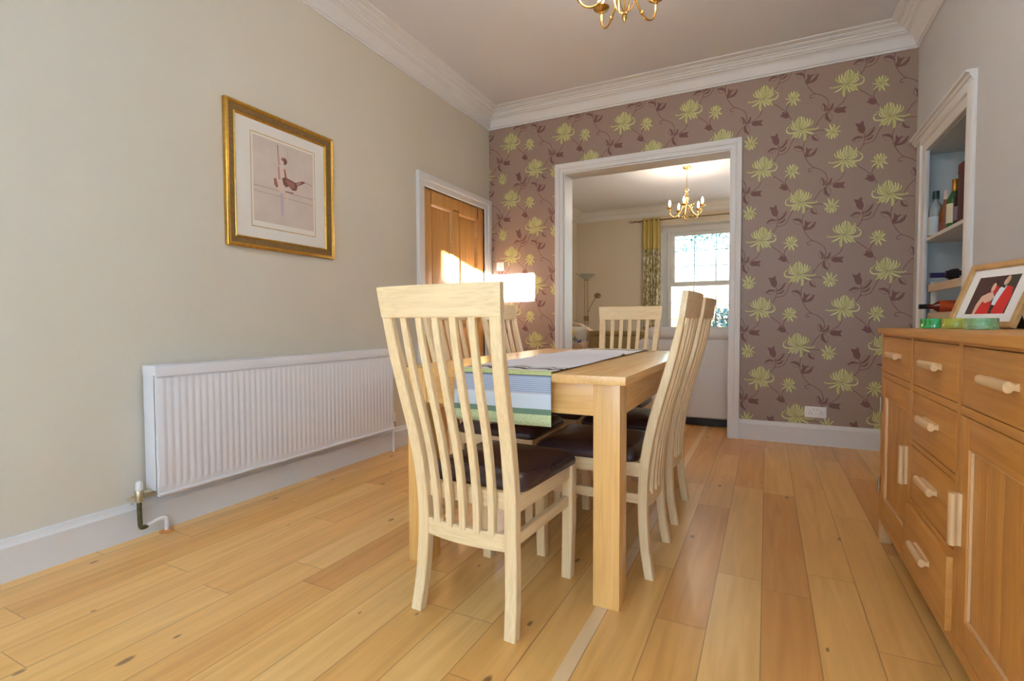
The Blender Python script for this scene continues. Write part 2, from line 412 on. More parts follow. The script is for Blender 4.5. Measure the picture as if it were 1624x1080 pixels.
def flower(ox, oz, pets, sx=1, sz=1, base=0):
    K = .00108 if len(pets) < 20 else .00088; sz *= 1.0 if len(pets) < 20 else 1.26
    for k, (b, c, t, wd) in enumerate(pets):
        f = lambda q: (q[0]*K, q[1]*K*sz)
        P, pr = petal(ox, oz, f(b), f(c), f(t), wd*.00096*(1.3 if len(pets) < 20 else 1.08), sx)
        put(stroke([(x, z) for x, z in P], lambda q: pr(q)+.0042, 1), 3, base+2*k)
        put(stroke([(x, z) for x, z in P], pr, 1), 2 if k % 3 else 1, base+2*k+1)
def leaf(a, b, wd, mi, lay, solid=True):
    ax, az = a; bx, bz = b; dx, dz = bx-ax, bz-az; L = math.hypot(dx, dz) or 1; nx, nz = -dz/L, dx/L
    if solid:
        put(stroke([a, ((ax+bx)/2, (az+bz)/2), b], lambda k: wd*math.sin(math.pi*(.06+.93*k))**.8+.001, 5), mi, lay)
    else:
        for s in (1, -1):
            put(stroke([a, ((ax+bx)/2+nx*wd*.55*s, (az+bz)/2+nz*wd*.55*s), b], .0028, 6), mi, lay)
        put(stroke([a, ((ax+bx)/2-nx*wd*.25, (az+bz)/2-nz*wd*.25), b], lambda k: wd*.42*math.sin(math.pi*(.05+.9*k))+.001, 5), mi, lay+1)
CW, CH = .561, .557
STEMS = [[(-.225, .231), (-.256, .202), (-.273, .159), (-.278, .103), (-.257, .036), (-.218, -.023), (-.169, -.051), (-.13, -.085), (-.116, -.134), (-.129, -.181)],
         [(-.215, .237), (-.18, .242), (-.139, .237)], [(-.005, -.086), (-.031, -.14), (-.118, -.19), (-.159, -.22), (-.2, -.282)],
         [(.054, -.043), (.146, -.12), (.199, -.2)], [(.079, .04), (.11, .099), (.113, .153), (.102, .208)],
         [(.104, .092), (.168, .109), (.202, .175), (.223, .219)], [(.184, -.068), (.163, -.121), (.179, -.153)], [(-.204, -.035), (-.235, -.04), (-.238, -.062), (-.215, -.06)]]
for i in range(-5, 3):
    for j in range(-1, 7):
        ox, oz = -.048+CW*i, 2.728-CH*j
        if ox < XL-.5 or ox > XR+.5: continue
        T = lambda pts: [(ox+x, oz+z) for x, z in pts]
        for st in STEMS: put(stroke(T(st), .0058, 5), 4, 0)
        for a, b, wd, so_ in (((-.08, -.186), (-.01, -.19), .042, 1), ((.104, .175), (.082, .25), .046, 1), ((.182, -.178), (.135, -.15), .04, 1),
                              ((-.129, -.189), (-.1, -.265), .044, 0), ((-.139, -.181), (-.154, -.116), .03, 0), ((-.129, -.181), (-.085, -.13), .034, 0),
                              ((.106, .146), (.035, .13), .036, 0), ((.113, .138), (.179, .208), .03, 0), ((-.272, .105), (-.341, .141), .042, 0),
                              ((-.254, .052), (-.185, .108), .044, 0), ((-.262, .05), (-.24, .115), .026, 1), ((-.222, .214), (-.179, .165), .034, 0), ((.12, .12), (.17, .15), .024, 0)):
            a, b = T([a, b]); leaf(a, b, wd, 5, 2, bool(so_))
            if so_:
                dx, dz = b[0]-a[0], b[1]-a[1]
                for s in (1, -1):
                    leaf((a[0]+dx*.45, a[1]+dz*.45), (b[0]+dx*.12-dz*.28*s, b[1]+dz*.12+dx*.28*s), wd*.45, 5, 4+s)
        flower(ox, oz, PET, 1, 1, 8); flower(ox-.290, oz+.272, PET, -1, .97, 8)
        flower(ox+.209, oz-.040, PET_S, 1, 1.1, 8); flower(ox-.087, oz+.215, [(b, (c[0], -c[1]), (t[0], -t[1]), wd) for b, c, t, wd in PET_S], -1, 1.1, 8)
wb = struct('wall_back', w, [paper_mat(), M_petal, M_petal2, M_pline, M_vine, M_bud], smooth=0, recalc=False)
# the reveal / far side of that wall is painted: thin plaster skins
w = MB()
w.box((OX0-.001, YB+.001, 0), (OX0+.012, FY0+.006, OZ)); w.box((OX1-.012, YB+.001, 0), (OX1+.001, FY0+.006, OZ)); w.box((OX0+.012, YB+.001, OZ-.012), (OX1-.012, FY0+.005, OZ+.001))
w.box((FX0, FY0-.001, 0), (OX0, FY0+.006, ZC)); w.box((OX1, FY0-.001, 0), (FX1, FY0+.006, ZC)); w.box((OX0, FY0-.001, OZ), (OX1, FY0+.006, ZC))
struct('trim_1', w, M_trim)
# casing of the opening
def casing(mb, path, prof, inward):
    pass
def frame_loop(mb, x0, x1, zt, zb, prof, plane, axis, flip=1):
    """three sided moulded architrave; prof = (d from opening edge outward, thickness)"""
    L = []
    for (px, pz, sx, sz) in ((x0, zb, -1, 0), (x0, zt, -1, 1), (x1, zt, 1, 1), (x1, zb, 1, 0)):
        lp = []
        for d, th in prof:
            a, z = px+sx*d, pz+sz*d
            lp.append((a, plane-flip*th, z) if axis == 'Y' else (plane-flip*th, a, z))
        L.append(lp)
    mb.loft(L)
ARCH = [(0, -.001), (0, .016), (.006, .02), (.03, .02), (.034, .026), (.04, .024), (.05, .03), (.066, .034), (.076, .034), (.078, .028), (.08, -.001)]
mb = MB(); frame_loop(mb, OX0, OX1, OZ, 0, ARCH, YB, 'Y'); mb.box((OX0-.082, YB-.03, 0), (OX0, YB, .17)); mb.box((OX1, YB-.03, 0), (OX1+.082, YB, .17))
struct('trim_2', mb, M_trim)
# right wall with alcove
AY0, AY1, AZ0, AZ1, AD = 3.51, 4.29, .74, 2.085, .36
w = MB(); T_ = .45
w.box((XR, YF-.2, 0), (XR+T_, AY0, ZC)); w.box((XR, AY1, AZ0), (XR+.012, AY1+.1, AZ1)); w.box((XR, AY1+.1, 0), (XR+T_, YB, ZC))
w.box((XR, AY0, AZ1), (XR+T_, AY1+.1, ZC)); w.box((XR, AY0, 0), (XR+T_, AY1+.1, AZ0)); w.box((XR+AD, AY0, AZ0), (XR+T_, AY1+.1, AZ1))
struct('wall_right', w, M_wall_r)
# alcove paint skins (blue grey inside)
M_alc = plain('alcove_paint', srgb(186, 194, 196), .8)
w = MB(); w.box((XR+.013, AY1+.094, AZ0), (XR+AD, AY1+.1, AZ1)); w.box((XR+AD-.006, AY0, AZ0), (XR+AD, AY1+.1, AZ1)); w.box((XR+.001, AY0-.0, AZ0), (XR+AD, AY0+.006, AZ1))
w.box((XR+.013, AY0, AZ1-.006), (XR+AD, AY1+.1, AZ1))
struct('trim_3', w, M_alc)
ARCH2 = [(0, -.001), (0, .012), (.012, .016), (.05, .018), (.058, .028), (.075, .028), (.1, .02), (.11, .012), (.11, -.001)]
mb = MB(); frame_loop(mb, AY0, AY1, AZ1, AZ0, ARCH2, XR, 'X')
# projecting lintel moulding with returned end
pr = [(0, .10), (.03, .10), (.034, .115), (.05, .12), (.052, .135), (.075, .14), (.078, .152), (0, .152)]
mb.loft([[(XR-a*.65, AY0-.112, AZ1+z) for a, z in pr], [(XR-a*.65, AY1+.262, AZ1+z) for a, z in pr]])
struct('trim_4', mb, M_trim)
tag(MB().box((XR+.004, AY0+.006, 1.488), (XR+AD-.006, AY1+.094, 1.510), .002).build('shelf', M_trim), 'white painted shelf carrying the spirits bottles in the wall alcove', 'shelf')
# cornices
CP = [(0, 2.888), (.012, 2.888), (.014, 2.900), (.022, 2.903), (.026, 2.915), (.034, 2.935), (.048, 2.955), (.068, 2.972), (.078, 2.976), (.080, 2.984), (.092, 2.986),
      (.100, 2.996), (.112, 3.003), (.118, 3.003), (.120, 3.010), (.134, 3.013), (.142, 3.020), (.152, 3.021), (.154, 3.027), (.172, 3.029), (.180, 3.033), (.192, 3.034), (.195, ZC), (0, ZC)]
def cornice(name, x0, x1, y0, y1):
    mb = MB(); L = []
    for sx, sy in ((0, 0), (1, 0), (1, 1), (0, 1)):
        L.append([((x1-d) if sx else (x0+d), (y1-d) if sy else (y0+d), z) for d, z in CP])
    mb.loft(L, closed=True); struct(name, mb, M_cornice)
cornice('trim_5', XL, XR, YF, YB); cornice('trim_6', FX0, FX1, FY0+.006, FY1)
# skirting
SP = [(0, 0), (.02, 0), (.02, .118), (.022, .124), (.022, .13), (.016, .136), (.012, .146), (.012, .156), (.006, .161), (0, .161)]
def skirt(name, p, q, nx, ny):
    mb = MB(); mb.loft([[(p[0]+nx*d, p[1]+ny*d, z) for d, z in SP], [(q[0]+nx*d, q[1]+ny*d, z) for d, z in SP]]); struct(name, mb, M_trim)
skirt('baseboard_left', (XL, YF), (XL, DY0-.092), 1, 0)
skirt('baseboard_back_right', (OX1+.081, YB), (XR, YB), 0, -1); skirt('baseboard_back_left', (XL, YB), (OX0-.081, YB), 0, -1)
skirt('baseboard_right', (XR, YF), (XR, YB), -1, 0)
skirt('baseboard_far', (FX0, FY1), (FX1, FY1), 0, -1); skirt('baseboard_far_left', (FX0, FY0), (FX0, FY1), 1, 0)
# far room walls
WX0, WX1, WZ0, WZ1 = -1.775, -.205, .72, 2.711
w = MB(); w.box((FX0-.15, FY0, 0), (FX0, FY1+.1, ZC)); w.box((FX1, FY0, 0), (FX1+.15, FY1+.1, ZC)); struct('wall_far_sides', w, M_far)
w = MB(); w.box((FX0-.15, FY1, 0), (WX0, FY1+.42, ZC)); w.box((WX1, FY1, 0), (.3, FY1+.42, ZC)); w.box((1.3, FY1, 0), (FX1+.15, FY1+.42, ZC)); w.box((.3, FY1, 0), (1.3, FY1+.42, WZ0)); w.box((.3, FY1, WZ1), (1.3, FY1+.42, ZC)); w.box((WX0, FY1, 0), (WX1, FY1+.42, WZ0)); w.box((WX0, FY1, WZ1), (WX1, FY1+.42, ZC))
struct('wall_far', w, M_far)
# window_1 in the far room
w = MB()
w.box((WX0, FY1-.004, WZ0), (WX0+.008, FY1+.3, WZ1)); w.box((WX1-.008, FY1-.004, WZ0), (WX1, FY1+.3, WZ1)); w.box((WX0+.008, FY1-.004, WZ1-.008), (WX1-.008, FY1+.3, WZ1))
w.box((WX0+.03, FY1+.01, WZ0+.1), (WX0+.012, FY1+.26, WZ1-.1)); w.box((WX0, FY1-.05, WZ0-.03), (WX1, FY1-.004, WZ0)); w.box((WX0+.008, FY1-.004, WZ0-.03), (WX1-.008, FY1+.26, WZ0))
for a, b, za, zb in ((WX0+.008, -1.64, WZ0, WZ1-.0085), (-.34, WX1-.008, WZ0, WZ1-.0085), (-1.64, -.34, 2.61, WZ1-.0085)): w.box((a, FY1+.26, za), (b, FY1+.36, zb))
for k in range(3):
    w.box((-1.70+.018*k, FY1+.25-.012*k, WZ0+.01), (-1.69+.018*k, FY1+.2595, 2.66)); w.box((-.29-.018*k, FY1+.25-.012*k, WZ0+.01), (-.28-.018*k, FY1+.2595, 2.66))
wo = struct('window_1', w, M_trim)
def sash(name, x0, x1, z0_, z1_, y, fr, bot, top, cols, rows):
    q = MB()
    q.box((x0, y, z0_), (x0+fr, y+.04, z1_), .004); q.box((x1-fr, y, z0_), (x1, y+.04, z1_), .004); q.box((x0+fr, y+.001, z0_), (x1-fr, y+.039, z0_+bot), .002); q.box((x0+fr, y+.001, z1_-top), (x1-fr, y+.039, z1_), .002)
    s_ = q.build(name, M_trim, wo)
    MB().box((x0+fr, y+.018, z0_+bot), (x1-fr, y+.022, z1_-top)).build('pane', M_pane, s_)
    q = MB()
    for c in cols: q.box((c-.008, y+.012, z0_+bot), (c+.008, y+.026, z1_-top))
    for r_ in rows: q.box((x0+fr, y+.013, r_-.007), (x1-fr, y+.026, r_+.007))
    q.build('glazing_bars', plain('lead', srgb(150, 160, 175), .5), s_)
sash('upper_sash', -1.64, -.34, 1.63, 2.61, FY1+.30, .095, .07, .07, (-1.2, -.83), (2.26, 1.98))
sash('lower_sash', -1.645, -.335, .72, 1.665, FY1+.26, .045, .09, .055, (-1.2, -.82), (1.317, 1.0))
q = MB()  # out-of-view window added to bring more daylight into the far room
for x0, x1, za, zb in ((.3, .35, WZ0, WZ1), (1.25, 1.3, WZ0, WZ1), (.35, 1.25, WZ0, WZ0+.08), (.35, 1.25, WZ1-.06, WZ1), (.35, 1.25, 1.63, 1.69)): q.box((x0, FY1+.30, za), (x1, FY1+.34, zb))
wq = struct('window_4', q, M_trim); MB().box((.35, FY1+.318, WZ0+.08), (1.25, FY1+.322, WZ1-.06)).build('pane', M_pane, wq)
# outdoors ground
struct('ground', MB().box((-40, 10.3, -.5), (40, 60, -.4)), plain('lawn', srgb(96, 104, 90), .9, noise=.3, nscale=3))

# ================================================================ DOOR
d = MB(); frame_loop(d, DY0, DY1, DZ, 0, [(0, -.07), (0, .004), (.008, .012), (.05, .014), (.056, .022), (.085, .03), (.1, .03), (.104, .02), (.104, -.001)] if True else 0, XL, 'X', -1)
struct('trim_7', d, M_trim)
dr = MB(); fx = XL-.012
def dbox(y0, y1, za, zb, xo=0, bev=.002): dr.box((XL-.055, y0, za), (fx+xo, y1, zb), bev)
y0, y1 = DY0+.003, DY1-.003; ym = (y0+y1)/2
dbox(y0, y0+.115, .005, DZ-.003); dbox(y1-.115, y1, .005, DZ-.003); dbox(ym-.055, ym+.055, .2, DZ-.1)
dbox(y0+.1, y1-.1, DZ-.115, DZ-.003); dbox(y0+.1, y1-.1, .95, 1.12); dbox(y0+.1, y1-.1, .005, .22)
door = struct('door_1', dr, pine('Z'))
for (a, b) in ((y0+.115, ym-.055), (ym+.055, y1-.115)):
    for za, zb in ((.22, .95), (1.12, DZ-.115)):
        q = MB(); q.box((XL-.045, a, za), (XL-.034, b, zb)); q.box((XL-.045, a+.035, za+.035), (XL-.028, b-.035, zb-.035), .004)
        q.build('door_panel', pine('Z'), door)
        q = MB(); frame = [(0, -.034), (0, -.014), (-.008, -.018), (-.016, -.026), (-.02, -.034)]
        L = [[(XL+t, yy+(sy*dd), zz+sz*dd) for dd, t in [(abs(x), y) for x, y in frame]] for yy, zz, sy, sz in ((a, za, 1, 1), (b, za, -1, 1), (b, zb, -1, -1), (a, zb, 1, -1))]
        q.loft(L, closed=True); q.build('panel_moulding', pine('Y'), door)
q = MB()
for z in (.25, 1.05, 1.83): q.tube([(XL-.004, DY0+.002, z-.045), (XL-.004, DY0+.002, z+.045)], .007, 8)
q.build('hinge', M_oldbrass, door)
q = MB(); q.lathe([(.028, 0), (.028, .004), (.01, .008), (.01, .04), (.026, .05), (.03, .062), (.022, .075), (.001, .08)], (fx, y1-.06, 1.03), axis='X'); q.build('door_knob', M_brass, door)

# ================================================================ DINING CHAIRS
OUT = [(0, -.240), (.103, -.221), (.2, -.213), (.265, -.211), (.379, -.213), (.484, -.226), (.597, -.25), (.662, -.268), (.753, -.295), (.885, -.328), (.976, -.345), (1.07, -.358)]
THK = [(0, .034), (.2, .034), (.45, .036), (.65, .034), (.85, .028), (.975, .021), (1.07, .020)]
HW = [(0, .200), (.15, .193), (.3, .188), (.5, .193), (.75, .204), (.975, .216), (1.07, .224)]
PW = [(0, .040), (.3, .042), (.6, .041), (.97, .037)]
def sm(tab, z): return (lerp(tab, z-.03)+lerp(tab, z)*2+lerp(tab, z+.03))/4 if .03 < z < 1.03 else lerp(tab, z)
def rect(xc, w_, yo, th, z, c=.003):
    x0, x1, a, b = xc-w_/2, xc+w_/2, yo, yo+th
    return [(x0+c, a, z), (x1-c, a, z), (x1, a+c, z), (x1, b-c, z), (x1-c, b, z), (x0+c, b, z), (x0, b-c, z), (x0, a+c, z)]
def bulge(x, hw, amt=.020): return -amt*max(0, 1-(x/hw)**2)
def make_chair():
    t = thing('dining_chair', 'c', 'chair')
    zs = [0, .05, .1, .15, .2, .25, .3, .35, .4, .45, .5, .55, .6, .65, .7, .75, .8, .85, .9, .94, .978]
    for s in (-1, 1):
        q = MB(); q.loft([rect(s*(sm(HW, z)-lerp(PW, z)/2), lerp(PW, z), sm(OUT, z), lerp(THK, z), z) for z in zs]); q.build('back_leg', chair_wood('Z'), t)
    for i in range(-2, 3):
        q = MB(); L = []
        for z in [.30, .35, .4, .45, .5, .55, .6, .65, .7, .75, .8, .85, .9, .94, .978]:
            k = (z-.3)/.678; sp = .0520+k*(.0625-.052); x = i*sp
            L.append(rect(x, .0235, sm(OUT, z)+.004+bulge(x, sm(HW, z), .018), lerp(THK, z)*.62, z, .002))
        q.loft(L); q.build('back_slat', chair_wood('Z'), t)
    q = MB(); L = []; N = 16
    def railsec(x, z0_, z1_, th, yo0, yo1, b):
        c = .003
        return [(x[0], yo0+b, z0_+c), (x[0], yo0+b+c, z0_), (x[0], yo0+b+th-c, z0_), (x[0], yo0+b+th, z0_+c), (x[1], yo1+b+th, z1_-c), (x[1], yo1+b+th-c, z1_), (x[1], yo1+b+c, z1_), (x[1], yo1+b, z1_-c)]
    for i in range(N+1):
        k = -1+2*i/N; xa, xb = k*.217, k*.2245
        L.append(railsec((xa, xb), .974, 1.07, .021, lerp(OUT, .974), lerp(OUT, 1.07), bulge(k, 1, .020)))
    q.loft(L); q.build('top_rail', chair_wood('X'), t)
    q = MB(); L = []
    for i in range(N+1):
        k = -1+2*i/N; x = k*.150; L.append(railsec((x, x), .251, .308, .022, -.205, -.205, bulge(k, 1, .016)))
    q.loft(L); q.build('lower_rail', chair_wood('X'), t)
    for s in (-1, 1):
        q = MB(); q.loft([rect(s*(.20-.021-(.004 if z == 0 else 0)), .038+.004*min(1, z/.2), .198, .036+.006*min(1, z/.2), z) for z in (0, .2, .43)]); q.build('front_leg', chair_wood('Z'), t)
        q = MB(); q.box((s*.166, -.185, .379), (s*.19, .202, .432), .002); q.build('side_apron', chair_wood('Y'), t)
        q = MB(); q.box((s*.166, -.18, .276), (s*.186, .202, .312), .002); q.build('stretcher', chair_wood('Y'), t)
    q = MB(); q.box((-.162, .208, .379), (.162, .23, .432), .002); q.build('front_apron', chair_wood('X'), t)
    q = MB(); q.box((-.15, -.195, .379), (.15, -.175, .432), .002); q.build('rear_apron', chair_wood('X'), t)
    # cushion
    q = MB(); L = []
    def rr(hw0, hw1, ya, yb, r, z, n=6):
        pts = []
        for cx, cy, a0 in ((1, 1, 0), (-1, 1, 90), (-1, -1, 180), (1, -1, 270)):
            hw = hw1 if cy > 0 else hw0
            for k in range(n+1):
                a = R(a0+90*k/n); pts.append((cx*(hw-r)+r*math.cos(a), (yb-r if cy > 0 else ya+r)+r*math.sin(a), z))
        return pts
    for ins, z in ((.006, .430), (0, .434), (-.002, .446), (.003, .460), (.012, .472), (.026, .481), (.05, .487), (.085, .491), (.13, .493), (.17, .494)):
        L.append(rr(.196-ins, .204-ins, -.172+ins, .246-ins, max(.008, .036-ins*.15), z))
    q.loft(L); q.build('seat_pad', M_leather, t, smooth=60)
    return t
CH = make_chair()
CHAIRS = [((-.8475, 1.585), -3.0, 'pale oak chair at the near table end, seen from behind, closest to the camera'),
          ((-.603, 2.095), 90, 'oak chair on the right of the table, behind the near right table leg'),
          ((-.603, 2.672), 90, 'oak chair on the right of the table, peeping out behind the nearer right-hand chair'),
          ((-.873, 3.29), 180, 'oak chair at the far table end, facing the camera before the opening'),
          ((-1.17, 2.27), -90, 'left-hand chair of the table mostly hidden behind the front chair back'),
          ((-1.15, 2.81), -90, 'left-hand chair of the table farther from the camera, against the flowered wallpaper')]
for i, ((x, y), a, lb) in enumerate(CHAIRS):
    o = CH if i == 0 else copy_tree(CH)
    o.location = (x, y, 0); o.rotation_euler = (0, 0, R(a)); tag(o, lb, 'chair', 'oak dining chairs round the table')

# ================================================================ TABLE
TX0, TX1, TY0, TY1, TZ = -1.315, -.397, 1.60, 3.17, .785
t = thing('dining_table', 'oak dining table with chunky square legs and a striped runner on it', 'table', ((TX0+TX1)/2, (TY0+TY1)/2, 0))
hx, hy = (TX1-TX0)/2, (TY1-TY0)/2
q = MB()
for k in range(5):
    a = -hx+k*2*hx/5; q.box((a, -hy, TZ-.028), (a+2*hx/5, hy, TZ))
bmesh.ops.remove_doubles(q.bm, verts=q.bm.verts, dist=1e-5)
q.bm.free(); q = MB().box((-hx, -hy, TZ-.028), (hx, hy, TZ), .0015)
q.build('tabletop', table_wood('Y'), t)
for sx in (-1, 1):
    for sy in (-1, 1):
        q = MB(); xa = sx*(hx-.028); ya = sy*(hy-.04); q.box((xa, ya, 0), (xa-sx*.090, ya-sy*.090, TZ-.028), .002); q.build('leg', table_wood('Z'), t)
    q = MB(); q.box((sx*(hx-.033), -hy+.128, .645), (sx*(hx-.055), hy-.128, TZ-.028), .001); q.build('side_apron', table_wood('Y'), t)
    q = MB(); q.box((-hx+.117, sx*(hy-.045), .645), (hx-.117, sx*(hy-.067), TZ-.028), .001); q.build('end_apron', table_wood('X'), t)
# runner
def runner_mat():
    mt, n, l, p = newmat('runner_cloth')
    uv = n.new('ShaderNodeUVMap'); sx = n.new('ShaderNodeSeparateXYZ'); l.new(uv.outputs[0], sx.inputs[0])
    def M(op, a, b=None):
        q = n.new('ShaderNodeMath'); q.operation = op
        for i, x in enumerate((a, b)):
            if x is None: continue
            if isinstance(x, (int, float)): q.inputs[i].default_value = x
            else: l.new(x, q.inputs[i])
        return q.outputs[0]
    U, V = sx.outputs[0], sx.outputs[1]
    s = M('SUBTRACT', 1, M('ABSOLUTE', M('SUBTRACT', M('MULTIPLY', V, 2), 1)))   # 0 at ends 1 mid
    s = M('MULTIPLY', s, RUN_L/2)                                               # metres from the end
    nz = n.new('ShaderNodeTexNoise'); nz.inputs['Scale'].default_value = 14; nz.inputs['Detail'].default_value = 1
    cb = n.new('ShaderNodeCombineXYZ'); l.new(M('MULTIPLY', U, .38), cb.inputs[0]); l.new(M('GREATER_THAN', V, .5), cb.inputs[1])
    l.new(cb.outputs[0], nz.inputs['Vector'])
    wave = M('ADD', M('MULTIPLY', M('SINE', M('MULTIPLY', U, 22)), .016), M('MULTIPLY', M('SUBTRACT', nz.outputs[0], .5), .10))
    msk = M('GREATER_THAN', s, .222)
    sw = M('ADD', s, M('MULTIPLY', wave, msk))
    rp = n.new('ShaderNodeValToRGB'); rp.color_ramp.interpolation = 'CONSTANT'
    K = .5; cr = rp.color_ramp
    bands = [(0, (214, 222, 176)), (.039, (112, 138, 112)), (.058, (226, 236, 244)), (.108, (206, 196, 204)), (.113, (156, 168, 190)), (.168, (92, 92, 96)), (.172, (206, 210, 150)),
             (.212, (226, 228, 226)), (.256, (74, 50, 52)), (.296, (232, 232, 238)), (.318, (74, 50, 52)), (.334, (232, 232, 238)), (.36, (160, 172, 160)), (.368, (236, 236, 244))]
    cr.elements[0].position = 0; cr.elements[0].color = srgb(*bands[0][1]); cr.elements[1].position = bands[1][0]/K; cr.elements[1].color = srgb(*bands[1][1])
    for ps, c in bands[2:]:
        e = cr.elements.new(ps/K); e.color = srgb(*c)
    l.new(M('DIVIDE', sw, K), rp.inputs[0])
    # mottling
    n2 = n.new('ShaderNodeTexNoise'); n2.inputs['Scale'].default_value = 60; c2 = n.new('ShaderNodeCombineXYZ'); l.new(M('MULTIPLY', U, 1.2), c2.inputs[0]); l.new(M('MULTIPLY', V, 6), c2.inputs[1]); l.new(c2.outputs[0], n2.inputs['Vector'])
    r2_ = n.new('ShaderNodeValToRGB'); r2_.color_ramp.elements[0].position = .38; r2_.color_ramp.elements[1].position = .6; r2_.color_ramp.elements[0].color = srgb(190, 196, 120)
    r2_.color_ramp.elements[1].color = (1, 1, 1, 1); l.new(n2.outputs[0], r2_.inputs[0])
    mot = M('ADD', M('LESS_THAN', s, .039), M('MULTIPLY', M('GREATER_THAN', s, .172), M('LESS_THAN', s, .212)))
    mx = n.new('ShaderNodeMixRGB'); mx.blend_type = 'MULTIPLY'; l.new(M('MULTIPLY', mot, .5), mx.inputs[0]); l.new(rp.outputs[0], mx.inputs[1]); l.new(r2_.outputs[0], mx.inputs[2])
    # thin pin stripes in the blue band
    st = M('MULTIPLY', M('GREATER_THAN', M('SINE', M('MULTIPLY', s, 900)), .1), M('MULTIPLY', M('GREATER_THAN', s, .113), M('LESS_THAN', s, .168)))
    m2 = n.new('ShaderNodeMixRGB'); m2.inputs[2].default_value = srgb(206, 214, 232); l.new(M('MULTIPLY', st, .8), m2.inputs[0]); l.new(mx.outputs[0], m2.inputs[1])
    l.new(m2.outputs[0], p.inputs['Base Color']); p.inputs['Roughness'].default_value = .8
    return mt
ry0, ry1, rz = TY0-.006, TY1+.006, TZ+.0035; drop = .18
path = [(ry0, .605)]+[(ry0, .605+.02*i) for i in range(1, 9)]+[(ry0+.0015, rz-.003), (ry0+.006, rz)]
N = 70
for i in range(1, N): path.append((ry0+.006+(ry1-ry0-.012)*i/N, rz))
path += [(ry1-.006, rz), (ry1-.0015, rz-.003)]+[(ry1, .765-.02*i) for i in range(0, 9)]
Lp = [0]
for a, b in zip(path, path[1:]): Lp.append(Lp[-1]+math.hypot(b[0]-a[0], b[1]-a[1]))
RUN_L = Lp[-1]
bm = bmesh.new(); uvl = bm.loops.layers.uv.new('UVMap'); NX = 28; grid = []
def fold(x, y):
    yc = 2.46+(x+.84)*.55; k = (y-yc)/.035; return .0105*math.exp(-k*k)*(1 if x > -1.2 else 0)
for (y, z), s in zip(path, Lp):
    row = []
    for j in range(NX+1):
        u = j/NX; x = -1.030+.382*u
        zz = z+(fold(x, y) if abs(z-rz) < 1e-6 else 0)+(.0012*math.sin(x*40+y*9)+.0012 if abs(z-rz) < 1e-6 else 0)
        yy = y-(.004*math.sin(x*22)+.004)*(1 if y <= ry0 else 0)*min(1, (rz-z)/.1)
        row.append((bm.verts.new((x, yy, zz)), u, s/RUN_L))
    grid.append(row)
for i in range(len(grid)-1):
    for j in range(NX):
        c = (grid[i][j], grid[i][j+1], grid[i+1][j+1], grid[i+1][j]); f = bm.faces.new([k[0] for k in c])
        for lo, k in zip(f.loops, c): lo[uvl].uv = (k[1], k[2])
me = bpy.data.meshes.new('table_runner'); bm.to_mesh(me); bm.free(); me.materials.append(runner_mat()); me.polygons.foreach_set('use_smooth', [True]*len(me.polygons))
o = bpy.data.objects.new('table_runner', me); COL.objects.link(o); sm_ = o.modifiers.new('thickness', 'SOLIDIFY'); sm_.thickness = .002; sm_.offset = 1
tag(o, 'white table runner with green, blue and dark wavy bands, hanging over the near table end', 'table runner')

# ================================================================ SIDEBOARD
SX = .452; SY0, SY1, STZ = 1.175, 2.705, .930
t = thing('sideboard', 'honey oak sideboard with drawers and doors along the right wall', 'sideboard', (0, 0, 0))
MB().box((SX-.016, SY0-.015, STZ-.024), (.905, SY1+.015, STZ), .004).build('top', side_wood('Y'), t)
q = MB()
q.box((SX+.018, SY0, .09), (.90, SY0+.02, STZ-.024)); q.box((SX+.018, SY1-.02, .09), (.90, SY1, STZ-.024)); q.box((.885, SY0, .09), (.90, SY1, STZ-.024)); q.box((SX+.018, SY0, .095), (.90, SY1, .115))
q.build('carcass', side_wood('Z'), t)
D1, D2 = 2.195, 1.705     # mid division positions
for ya, yb_ in ((SY1-.022, SY1), (D1-.014, D1+.014), (D2-.014, D2+.014), (SY0, SY0+.022)): MB().box((SX, ya, .09), (SX+.02, yb_, STZ-.024)).build('face_stile', side_wood('Z'), t)
q = MB()
for za, zb in ((.897, STZ-.024), (.720, .742), (.09, .125)): q.box((SX+.0005, SY0+.02, za), (SX+.02, SY1-.02, zb))
for za, zb in ((.535, .552), (.332, .349)): q.box((SX+.0005, D2, za), (SX+.02, D1, zb))
q.build('face_rail', side_wood('Y'), t)
HP = []   # waisted grip cross-section (a: outwards, b: across)
for a, b in ((0, .009), (.006, .006), (.010, .0065), (.013, .0105), (.018, .0125), (.023, .0105), (.0262, .005)): HP.append((a, b))
HPL = HP+[(a, -b) for a, b in reversed(HP)]
def hbar(parent, y, z, L, x, vert=False):
    q = MB()
    if vert: q.loft([[(x-a, y+b, zz) for a, b in HPL] for zz in (z-L/2, z+L/2)])
    else: q.loft([[(x-a, yy, z+b) for a, b in HPL] for yy in (y-L/2, y+L/2)])
    q.build('handle', pale_wood('Z' if vert else 'Y'), parent, smooth=50)['label'] = 'paler wooden bar handle'
def drawer(ya, yb_, za, zb, out=0.):
    q = MB(); g = .0025; x = SX-out
    q.box((x, ya+g, za+g), (x+.02+(.0 if not out else .012), yb_-g, zb-g), .0015); d_ = q.build('drawer', side_wood('Y'), t)
    return d_
for ya, yb_ in ((D1+.014, SY1-.022), (D2+.014, D1-.014), (SY0+.022, D2-.014)):
    d_ = drawer(ya, yb_, .742, .897); hbar(d_, (ya+yb_)/2-.012, .826, .155, SX)
for za, zb, ou in ((.552, .720, .0), (.349, .535, .0), (.125, .332, .014)):
    d_ = drawer(D2+.014, D1-.014, za, zb, ou); hbar(d_, (D1+D2)/2, (za+zb)/2+.012, .15, SX-ou)
